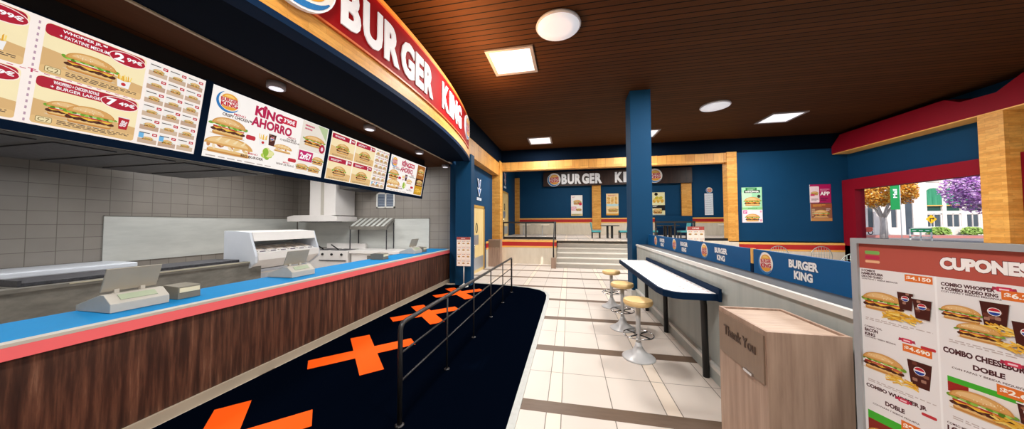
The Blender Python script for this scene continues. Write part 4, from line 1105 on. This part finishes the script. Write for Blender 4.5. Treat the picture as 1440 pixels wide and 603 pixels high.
# posters
def poster(lab, o, U, w, h, draw, grp, bg='#f6f2ee'):
    g = G(w, h, bg); draw(g, w, h)
    ob = g.place('poster', (0, 0, 0), U, (0, 0, 1), PRINT, None, thick=.015); ob.location = o
    return tag(ob, lab, 'poster', grp)
def po1(g, w, h):
    g.fine(w*.1, h*.88, w*.25, h*.05, '#c0285a', 2); g.burger(w*.55, h*.66, w*.7); g.ell(w*.82, h*.58, w*.14, w*.14, '#d0304a')
    g.rect(w*.03, h*.27, w*.42, h*.17, '#d63a78'); g.rect(w*.07, h*.29, w*.34, h*.13, '#fbeef2'); g.fine(w*.1, h*.3, w*.28, h*.1, '#d63a78', 2); g.burger(w*.68, h*.3, w*.5, long=True); g.rect(0, 0, w, h*.1, '#e8d29a'); g.fine(w*.1, h*.03, w*.8, h*.06, '#6a6a40', 2)
def po2(g, w, h):
    g.rect(0, 0, w, h, '#f0d9a6'); g.rect(0, h*.42, w, h*.1, '#b9dce4'); g.fine(w*.15, h*.87, w*.7, h*.08, '#c8485a', 2)
    for k in range(9): g.ell(w*(.2+.3*(k % 3)), h*(.58+.1*(k//3)), w*.15, h*.05, ('#dba757', '#e8bd74')[k % 2], rot=k)
    g.burger(w*.55, h*.24, w*.8, long=True); g.rect(0, 0, w, h*.08, '#d9a040')
def po3(g, w, h):
    g.rect(0, 0, w, h, '#e9e6b8'); g.rect(0, h*.3, w, h*.14, '#141414'); g.rect(w*.75, h*.2, w*.25, h*.2, '#181818'); g.ell(w*.35, h*.92, w*.13, h*.07, '#141010')
    for k in range(7): g.ell(w*(.2+.1*k), h*(.62+.07*(k % 3)), w*.12, h*.08, ('#d9a93e', '#e8c86a', '#c9b83a')[k % 3], rot=k)
    g.fine(w*.08, h*.36, w*.36, h*.07, '#f2f2f2', 2); g.burger(w*.45, h*.17, w*.7); g.rect(0, 0, w, h*.04, '#b9c4b8')
Y3 = 18.384
poster('white burger offer poster left of the middle pilaster', (.12, Y3, 2.24), (1, 0, 0), .70, 1.3, po1, 'posters on the alcove rear wall')
poster('yellow nugget poster just left of the navy pillar', (2.25, Y3, 2.26), (1, 0, 0), .72, 1.34, po2, 'posters on the alcove rear wall')
poster('poster with black band just right of the navy pillar', (4.86, Y3, 2.25), (1, 0, 0), .73, 1.36, po3, 'posters on the alcove rear wall')
t = thing('price_list', 'narrow white price list with a small round badge on the rear wall', 'price list', (7.72, Y3, 2.24))
g = G(.44, 1.25, '#e9edf2')
for k in range(9): g.fine(.04, .08+.125*k, .36, .06, '#9aa2b4', 2)
g.place('sheet', (0, 0, 0), (1, 0, 0), (0, 0, 1), PRINT, t, thick=.014)
logo_disc(t, (.24, -.005, 1.43), (1, 0, 0), (0, 0, 1), .16, .02)
def po4(g, w, h):
    g.rect(0, h*.36, w, h*.64, '#9fd8b0'); g.rect(0, h*.36, w*.5, h*.5, '#bfe6c4'); g.rect(w*.2, h*.9, w*.55, h*.09, '#1f7a3e'); g.rect(w*.12, h*.84, w*.78, h*.08, '#12301f')
    g.fine(w*.3, h*.91, w*.36, h*.06, '#c8f0cf', 2); g.text('WHOPPER', w*.17, h*.852, w*.68, h*.05, '#ffffff', .03)
    g.burger(w*.52, h*.6, w*.82); g.ell(w*.84, h*.74, w*.08, h*.045, '#263226'); g.rect(0, h*.37, w, h*.06, '#8fcf8a'); g.fine(w*.3, h*.385, w*.6, h*.04, '#3d8a55', 1)
    g.rect(0, 0, w, h*.36, '#efe9f2'); g.rrect(w*.05, h*.25, w*.2, h*.1, .02, '#d65aa0'); g.fine(w*.08, h*.27, w*.14, h*.06, '#ffffff', 2); g.burger(w*.5, h*.14, w*.7); g.ell(w*.92, h*.06, w*.06, h*.035, '#e2a0b8'); g.ell(w*.92, h*.31, w*.05, h*.03, '#e2a0b8')
def po5(g, w, h):
    g.rect(0, 0, w, h, '#b0185c'); g.rrect(.0, h*.02, w*.44, h*.88, .03, '#f6dfe6'); g.burger(w*.22, h*.52, w*.36); g.fine(w*.05, h*.1, w*.34, h*.16, '#7a4a50', 3); g.rect(w*.02, h*.38, w*.2, h*.1, '#d0406a')
    g.fine(w*.49, h*.62, w*.44, h*.15, '#f6a8cc', 2); g.text('APP', w*.48, h*.40, w*.46, h*.2, '#ffffff', .045); g.fine(w*.5, h*.1, w*.36, h*.2, '#3a1030', 2)
def po6(g, w, h):
    g.rect(0, 0, w, h, '#8f5a40'); g.rect(0, h*.78, w, h*.2, '#a34f2e'); g.fine(w*.1, h*.81, w*.6, h*.14, '#e8b04a', 2); g.burger(w*.48, h*.42, w*.72); g.rect(0, 0, w, h*.16, '#c48a4c'); g.fine(w*.72, h*.56, w*.2, h*.16, '#f4d8e0', 2); g.fine(w*.05, h*.3, w*.14, h*.4, '#e8c8a0', 6)
poster('green and white burger poster on the navy wall', (6.53, 12.484, 1.78), (1, 0, 0), .68, 1.35, po4, 'posters on the right navy wall')
poster('magenta APP poster on the navy wall', (8.75, 12.484, 2.5), (1, 0, 0), .65, .68, po5, 'posters on the right navy wall')
poster('brown burger poster hanging below the magenta one', (8.76, 12.484, 1.83), (1, 0, 0), .65, .65, po6, 'posters on the right navy wall')
# tables and chairs on the platform
def cafe_table(lab, loc, w):
    t = thing('cafe_table', lab, 'table', loc, 0, 'black tables on the platform')
    bx(-w/2, w/2, -w/2, w/2, .56, .60).link('table_top', BLACK, t, .006)
    for sx, sy in ((-.1, -.1), (.1, -.1), (-.1, .1), (.1, .1)): bx(sx-.035, sx+.035, sy-.035, sy+.035, 0, .56).link('leg', BLACK, t)
    return t
def cafe_chair(lab, loc, rz):
    t = thing('cafe_chair', lab, 'chair', loc, rz, 'teal chairs on the platform')
    bx(-.2, .2, -.2, .2, .28, .36).link('seat', TEAL, t, .015); bx(-.2, .2, -.2, .2, .25, .28).link('seat_frame', BLACK, t)
    MB().prism([(-.2, .16, .36), (-.2, .2, .36), (-.2, .26, .74), (-.2, .22, .74)], (.4, 0, 0)).link('backrest', TEAL, t, .01)
    for sx in (-.17, .17):
        for sy in (-.17, .17): bx(sx-.02, sx+.02, sy-.02, sy+.02, 0, .25).link('leg', BLACK, t)
    return t
tb = cafe_table('black table on the platform straight above the steps', (1.84, 13.9, PF), .75)
ch = cafe_chair('teal chair left of the table above the steps', (1.22, 13.9, PF), PI/2)
dup(ch, (2.45, 13.9, PF), -PI/2, 'teal chair right of the table above the steps, beside the pillar')
dup(tb, (4.35, 14.0, PF), 0, 'black table behind the guard rail right of the navy pillar')
dup(ch, (5.0, 14.0, PF), -PI/2, 'teal chair behind the guard rail beside the small coupon stand')
dup(ch, (3.75, 14.2, PF), PI/2, 'teal chair just right of the navy pillar on the platform')
def ped(lab, loc):
    t = thing('pedestal_table', lab, 'table', loc, 0, 'pale pedestal tables on the platform')
    MB().lathe([(0, .60), (.38, .60), (.38, .635), (0, .635)], seg=32).link('table_top', CREAM, t)
    MB().tube([(0, 0, .02), (0, 0, .6)], .03, 12).link('column', STOOLM, t)
    for a in (0, PI/2): MB().box(-.25, .25, -.025, .025, 0, .03).link('foot', STOOLM, t).rotation_euler.z = a
    return t
pt = ped('pale pedestal table behind the guard rail left of the steps', (-1.45, 15.6, PF))
dup(pt, (-2.6, 16.4, PF), 0, 'pale pedestal table on the platform near the wooden pilaster')
dup(pt, (7.1, 14.6, PF), 0, 'pale pedestal table on the platform beside the right wooden post')
t = thing('bench_back', 'navy padded bench back along the rear alcove wall', 'bench', (5.0, 17.9, PF))
bx(0, 2.0, 0, .35, 0, .42).link('seat', NAVYD, t, .02); bx(0, 2.0, .3, .42, .42, 1.12).link('backrest', NAVY, t, .02)
# small coupon stand behind the partition
t = thing('menu_stand', 'small coupon stand on the floor just behind the blue divider', 'menu stand', (4.04, 11.0, 0))
food_sheet(.54, .62, 3, 2, 'CUPONES', .2, '#f8efe4').place('menu_panel', (0, -.02, 1.02), (1, 0, 0), (0, 0, 1), PRINT, t, thick=.025)
MB().tube([(.27, 0, 0.02), (.27, 0, 1.03)], .016, 10).link('pole', WHITE, t)
MB().lathe([(0, .0), (.16, 0), (.16, .012), (.03, .05), (0, .05)], (.27, 0, 0), 24).link('base', WHITE, t)
# wire chairs behind the partition
def wire_chair(lab, loc, rz):
    t = thing('wire_chair', lab, 'chair', loc, rz, 'wire backed chairs behind the half wall')
    wm = plain('wire_grey', '#9aa09c', .35, metal=.6)
    MB().tube([(.24*math.cos(a), .22, .86+.26*math.sin(a)) for a in [2*PI*i/30 for i in range(30)]], .009, 8, closed=True).link('back_hoop', wm, t)
    mb = MB()
    for k in range(-3, 4):
        x = .06*k; hh = .25*math.sqrt(1-(x/.24)**2); mb.tube([(x, .22, .86-hh), (x, .22, .86+hh)], .004, 6)
    for z in (.76, .9, 1.0): hw = .235*math.sqrt(1-((z-.86)/.26)**2); mb.tube([(-hw, .22, z), (hw, .22, z)], .004, 6)
    mb.link('back_wires', wm, t)
    MB().lathe([(0, .44), (.22, .44), (.235, .455), (.22, .48), (0, .485)], seg=30).link('seat', TEAL, t)
    for sx in (-.15, .15):
        for sy in (-.15, .15): MB().tube([(sx, sy, .45), (sx*1.25, sy*1.25, 0)], .012, 8).link('leg', wm, t)
    for sx in (-.14, .14): MB().tube([(sx, .19, .46), (sx, .22, .66)], .01, 8).link('back_upright', wm, t)
    return t
w = wire_chair('wire backed chair behind the divider, leftmost of the three', (5.68, 9.0, 0), 0)
dup(w, (6.68, 9.0, 0), 0, 'wire backed chair behind the divider, in the middle of three')
dup(w, (5.75, 6.95, 0), 0, 'wire backed chair behind the divider, nearest the coupon board')

# ================================================================== STREET OUTSIDE
struct('street', bx(10.6, 120, -40, 140, -.12, -.02), ASPH, 'pale road outside the window', 'street')
struct('pavement', bx(20, 90, 43.2, 70, -.02, .3), STREETM, 'pavement in front of the pale building', 'pavement')
struct('kerb', bx(20, 90, 42.8, 43.2, -.02, .28), plain('kerb_red', '#c98078', .8, var=.1), 'faded red kerb of the pavement', 'kerb')
b_ = thing('street_building', 'pale stone building with green arched awnings across the street', 'building', (0, 45, .3))
mb = MB(); H = 13
for x0, x1 in ((24, 36.9), (37.35, 37.75), (38.35, 40.15), (40.75, 41.6), (42.4, 43.8), (45.3, 45.7), (47.1, 47.6), (48.9, 62)): mb.box(x0, x1, 0, 1.2, 0, H)
mb.box(24, 62, .8, 1.2, 0, H).box(43.8, 62, .15, 1.2, 6.6, H).box(24, 41.6, .15, 1.2, 5.2, H).box(43.8, 48.9, .06, 1.2, 2.62, 2.95).box(43.8, 48.9, .06, 1.2, 0, 1.0).box(43.8, 48.9, .28, 1.2, 5.0, 6.6)
mb.link('facade', STONE, b_)
for x0, x1 in ((43.8, 45.3), (45.7, 47.1), (47.6, 48.9)):
    fr_ = MB().box(x0, x0+.1, .1, .25, 1.0, 2.62).box(x1-.1, x1, .1, .25, 1.0, 2.62).box((x0+x1)/2-.03, (x0+x1)/2+.03, .1, .25, 1.0, 2.62).box(x0, x1, .1, .25, 2.5, 2.62).link('window_frame', STONE, b_)
    bx(x0+.1, x1-.1, .18, .26, 1.0, 2.5).link('pane', WING, fr_)
    bx(x0, x1, .18, .26, 2.95, 3.6).link('dark_window', plain('dark_green_glass', '#234a42', .3), b_)
    bx(x0, x1, -.08, .25, 3.55, 3.68).link('yellow_ledge', YEL, b_)
    n = 14; w_ = x1-x0; pts = [(x0, 3.68), (x1, 3.68), (x1, 5.0)]+[((x0+x1)/2+w_/2*math.cos(PI*i/n), 5.0+.8*math.sin(PI*i/n)) for i in range(1, n)]+[(x0, 5.0)]
    MB().prism([(x, .02, z) for x, z in pts], (0, .16, 0)).link('awning', AWN, b_)
for x0, x1, z0 in ((36.9, 37.35, 0), (37.75, 38.35, .9), (40.15, 40.75, .9), (41.6, 42.4, 0)):  # the last, widest sheet is painted shade of a tall recess, not glass
    bx(x0, x1, .12, .2, z0, 5.2).link('window', WING, b_)
    if z0: bx(x0, x1, .05, .79, 0, z0).link('sill', STONE, b_)
def tree(lab, loc, trunk_h, r, cols, n, seedv, sq=.6, off=0, lz=.85):
    rnd = random.Random(seedv)
    t = thing('street_tree', lab, 'tree', loc, 0, 'blossoming street trees')
    tr = streak('bark_'+cols[0][1:], [(.3, '#9a9290'), (.7, '#c4bcb8')], (3, 3, .6), 2, .9)
    mb = MB().tube([(0, 0, 0), (.05, 0, trunk_h*.45), (-.03, .05, trunk_h*.7)], .32, 10, r1=.24)
    for k in range(6):
        a = 2*PI*k/6+.3; mb.tube([(0, 0, trunk_h*.55), (math.cos(a)*r*.22, math.sin(a)*r*.22, trunk_h*.85), (math.cos(a)*r*.6+off, math.sin(a)*r*.6, trunk_h+r*.35)], .15, 8, r1=.06)
    mb.link('trunk', tr, t)
    bm = MB()
    for k in range(n):
        while True:
            p = Vector((rnd.uniform(-1, 1), rnd.uniform(-1, 1), rnd.uniform(-1, 1)))
            if p.length < 1: break
        p = p.normalized()*(p.length**.5)*(1+.12*math.sin(5*p.x+3*p.z)+.1*math.cos(7*p.y+4*p.x))
        c = Vector((p.x*r+off, p.y*r, trunk_h+r*sq*lz+p.z*r*sq)); s = rnd.uniform(.06, .15)
        u = Vector((rnd.uniform(-1, 1), rnd.uniform(-1, 1), rnd.uniform(-1, 1))).normalized(); v = u.orthogonal().normalized(); w_ = u.cross(v)
        bm.m(rnd.randrange(len(cols)))
        bm.face([c-u*s, c+v*s*.6+w_*s*.2, c+u*s, c-v*s*.6+w_*s*.2]); bm.face([c-w_*s*.9, c+v*s*.5, c+w_*s*.9, c-v*s*.5])
    ms = [plain('leaf_'+c[1:], c, .8, var=.15, scale=2) for c in cols]
    bm.link('foliage', ms, t); return t
tree('orange leaved street tree in front of the pale building', (34.95, 40.0, 0), 3.95, 2.35, ['#f0a020', '#f7bd4a', '#d98418', '#fbd680'], 9000, 3, .75)
tree('purple blossoming street tree at the right of the window', (34.0, 30.0, 0), 3.0, 2.5, ['#cc90d2', '#ab69b8', '#e4c0e6', '#d3a0d9'], 8000, 4, .8)
def bush(lab, loc, rx, rz_, seedv):
    rnd = random.Random(seedv); bm = MB()
    t = thing('clipped_bush', lab, 'bush', loc, 0, 'bushes along the pavement')
    for k in range(1400):
        a, e = rnd.uniform(0, 2*PI), rnd.uniform(0, PI/2); q = rnd.uniform(.7, 1)
        c = Vector((rx*math.cos(a)*math.cos(e)**.5*q, .5*math.sin(a)*math.cos(e)*q, .1+rz_*math.sin(e)*q)); s = rnd.uniform(.06, .12)
        u = Vector((rnd.uniform(-1, 1), rnd.uniform(-1, 1), rnd.uniform(-1, 1))).normalized(); v = u.orthogonal(); bm.m(rnd.randrange(2)); bm.face([c-u*s, c+v*s*.7, c+u*s, c-v*s*.7])
    bm.link('leaves', [plain('bush_green', '#8fb04e', .8, var=.2), plain('bush_light', '#b4ca72', .8, var=.2)], t)
    MB().lathe([(0, 0), (rx*.3, 0), (rx*.25, rz_*.5), (0, rz_*.6)], seg=12).link('stems', plain('stem_brown', '#6b5a3c', .9), t)
bush('left clipped green bush before the pale building', (44.1, 44.2, .3), 1.1, .85, 1)
bush('right clipped green bush before the pale building', (47.2, 44.2, .3), 1.1, .85, 2)
t = thing('street_banner', 'green hanging banner with white letters on a street pole', 'banner', (33.38, 36.5, -.02))
MB().tube([(0, 0, 0), (0, 0, 8)], .035, 10).link('pole', STOOLM, t); bx(-.80, -.05, -.02, .02, 3.16, 6.9).link('cloth', plain('banner_green', '#17924a', .7), t)
g = G(.75, 1.2, None); g.text('Mall', -.08, .45, .9, .34, '#f4f8f4', .03, rot=PI/2); g.place('lettering', (-.79, -.022, 4.2), (1, 0, 0), (0, 0, 1), PRINT, t)
MB().tube([(-.85, 0, 6.9), (0, 0, 6.9)], .03, 8).link('bracket', STOOLM, t)
t = thing('road_sign', 'yellow diamond road sign with black arrow', 'road sign', (39.2, 40.0, -.02))
MB().tube([(0, 0, 0), (0, 0, 2.0)], .03, 8).link('pole', STOOLM, t)
g = G(1.0, 1.0, None); g.poly([(.5, 0), (1.0, .5), (.5, 1.0), (0, .5)], '#f2b51d'); g.poly([(.36, .22), (.45, .22), (.45, .5), (.63, .5), (.63, .4), (.8, .56), (.63, .71), (.63, .61), (.36, .61)], '#1c1a12')
g.place('plate', (-.5, -.05, 1.7), (1, 0, 0), (0, 0, 1), PRINT, t)
t = thing('street_barrier', 'white street barrier with a green notice panel', 'barrier', (33.55, 36.0, -.02))
bx(0, 1.76, -.05, .05, .3, .42).link('lower_bar', WHITE, t); bx(0, 1.76, -.05, .05, 1.2, 1.28).link('upper_bar', WHITE, t)
for x in (0, .85, 1.7): bx(x, x+.06, -.05, .05, 0, 1.28).link('upright', WHITE, t)
bx(.05, 1.72, -.07, -.05, .86, 1.2).link('notice_panel', plain('notice_green', '#1d9a58', .6), t)
g = G(1.6, .3, None)
for k in range(3): g.rrect(.08+.52*k, .09, .32, .1, .04, '#e4f4e8')
g.place('notice_print', (.08, -.072, .88), (1, 0, 0), (0, 0, 1), PRINT, t)
t = thing('parked_scooter', 'salmon red parked scooter at the left of the window view', 'scooter', (35.7, 43.7, .3))
MB().prism([(0, 0, .45), (.25, 0, .75), (.55, 0, .55), (.95, 0, .6), (1.0, 0, .95), (1.4, 0, .95), (1.45, 0, .55), (1.2, 0, .35), (.3, 0, .35)], (0, .35, 0)).link('body', plain('scooter_red', '#c9543f', .4), t, .04)
for x in (.12, 1.3):
    MB().tube([(x+.22*math.cos(2*PI*i/20), .17, .26+.22*math.sin(2*PI*i/20)) for i in range(20)], .045, 8, closed=True).link('wheel', BLACK, t)
MB().tube([(.2, .17, .5), (.3, .17, 1.15), (.22, -.1, 1.2)], .025, 8).tube([(.3, .17, 1.15), (.22, .45, 1.2)], .025, 8).link('handlebar', BLACK, t)

# ================================================================== LIGHT
def area(name, loc, size, power, col=(1, 1, 1), rot=(0, 0, 0), spread=PI, sy=None):
    l = bpy.data.lights.new(name, 'AREA'); l.energy = power; l.color = col; l.size = size; l.spread = spread
    if sy: l.shape = 'RECTANGLE'; l.size_y = sy
    o = bpy.data.objects.new(name, l); COL.objects.link(o); o.location = loc; o.rotation_euler = rot; return o
for i, (x, y) in enumerate([(p[0], p[1]) for p in PANELS]+[(-1.1, .3), (2.7, 5.57), (2.7, .3), (6.47, 5.0), (6.47, .3)]):  # positions after PANELS have no panel; lamps added to light the room
    area('panel_and_fill_lamp', (x, y, CZ-.08), .8, 165, (1, .97, .92))
for x, y in ((-6, 15.5), (0, 15.5), (4, 15.5), (8, 15.5)):
    if x > -3: area('alcove_lamp', (x, y, 5.1), .8, 105, (1, .96, .9))
for x, y, z, p_ in ((-5.2, 1.5, 3.5, 45), (-5.2, 4.5, 3.5, 45), (-5.3, 6.6, 3.5, 60), (-7.6, 5.6, 3.5, 60), (-7.5, 1.8, 2.76, 24), (-7.5, 3.6, 2.76, 30)): area('kitchen_fill_lamp', (x, y, z), .8, p_, (1, .98, .95))  # unseen lamps added to brighten the kitchen; the low ones sit under the hood
area('ceiling_glow_fill', (-1.66, 4.3, 4.25), .3, 125, (1, .52, .22), (PI, .3, 0), sy=4.2)  # added in mid-air without a fixture, for the orange glow on the ceiling
sun = bpy.data.lights.new('sun', 'SUN'); sun.energy = 3.2; sun.angle = .01; sun.color = (1, .95, .9)
so = bpy.data.objects.new('sun', sun); COL.objects.link(so); so.rotation_euler = Vector((.35, .75, -.6)).to_track_quat('-Z', 'Y').to_euler()
w = bpy.data.worlds.new('sky'); SC.world = w; w.use_nodes = True; nt = w.node_tree
sk = nt.nodes.new('ShaderNodeTexSky'); sk.sky_type = 'NISHITA'; sk.sun_disc = False; sk.sun_elevation = .7; sk.sun_rotation = 3.6
nt.links.new(sk.outputs[0], nt.nodes['Background'].inputs[0]); nt.nodes['Background'].inputs[1].default_value = .22

vs = SC.view_settings
vs.view_transform = 'Standard'; vs.look = 'None'; vs.gamma = 1; vs.exposure = 0; vs.use_curve_mapping = False
try:
    SC.cycles.use_denoising = True; SC.cycles.max_bounces = 8; SC.cycles.sample_clamp_indirect = 6
except Exception: pass
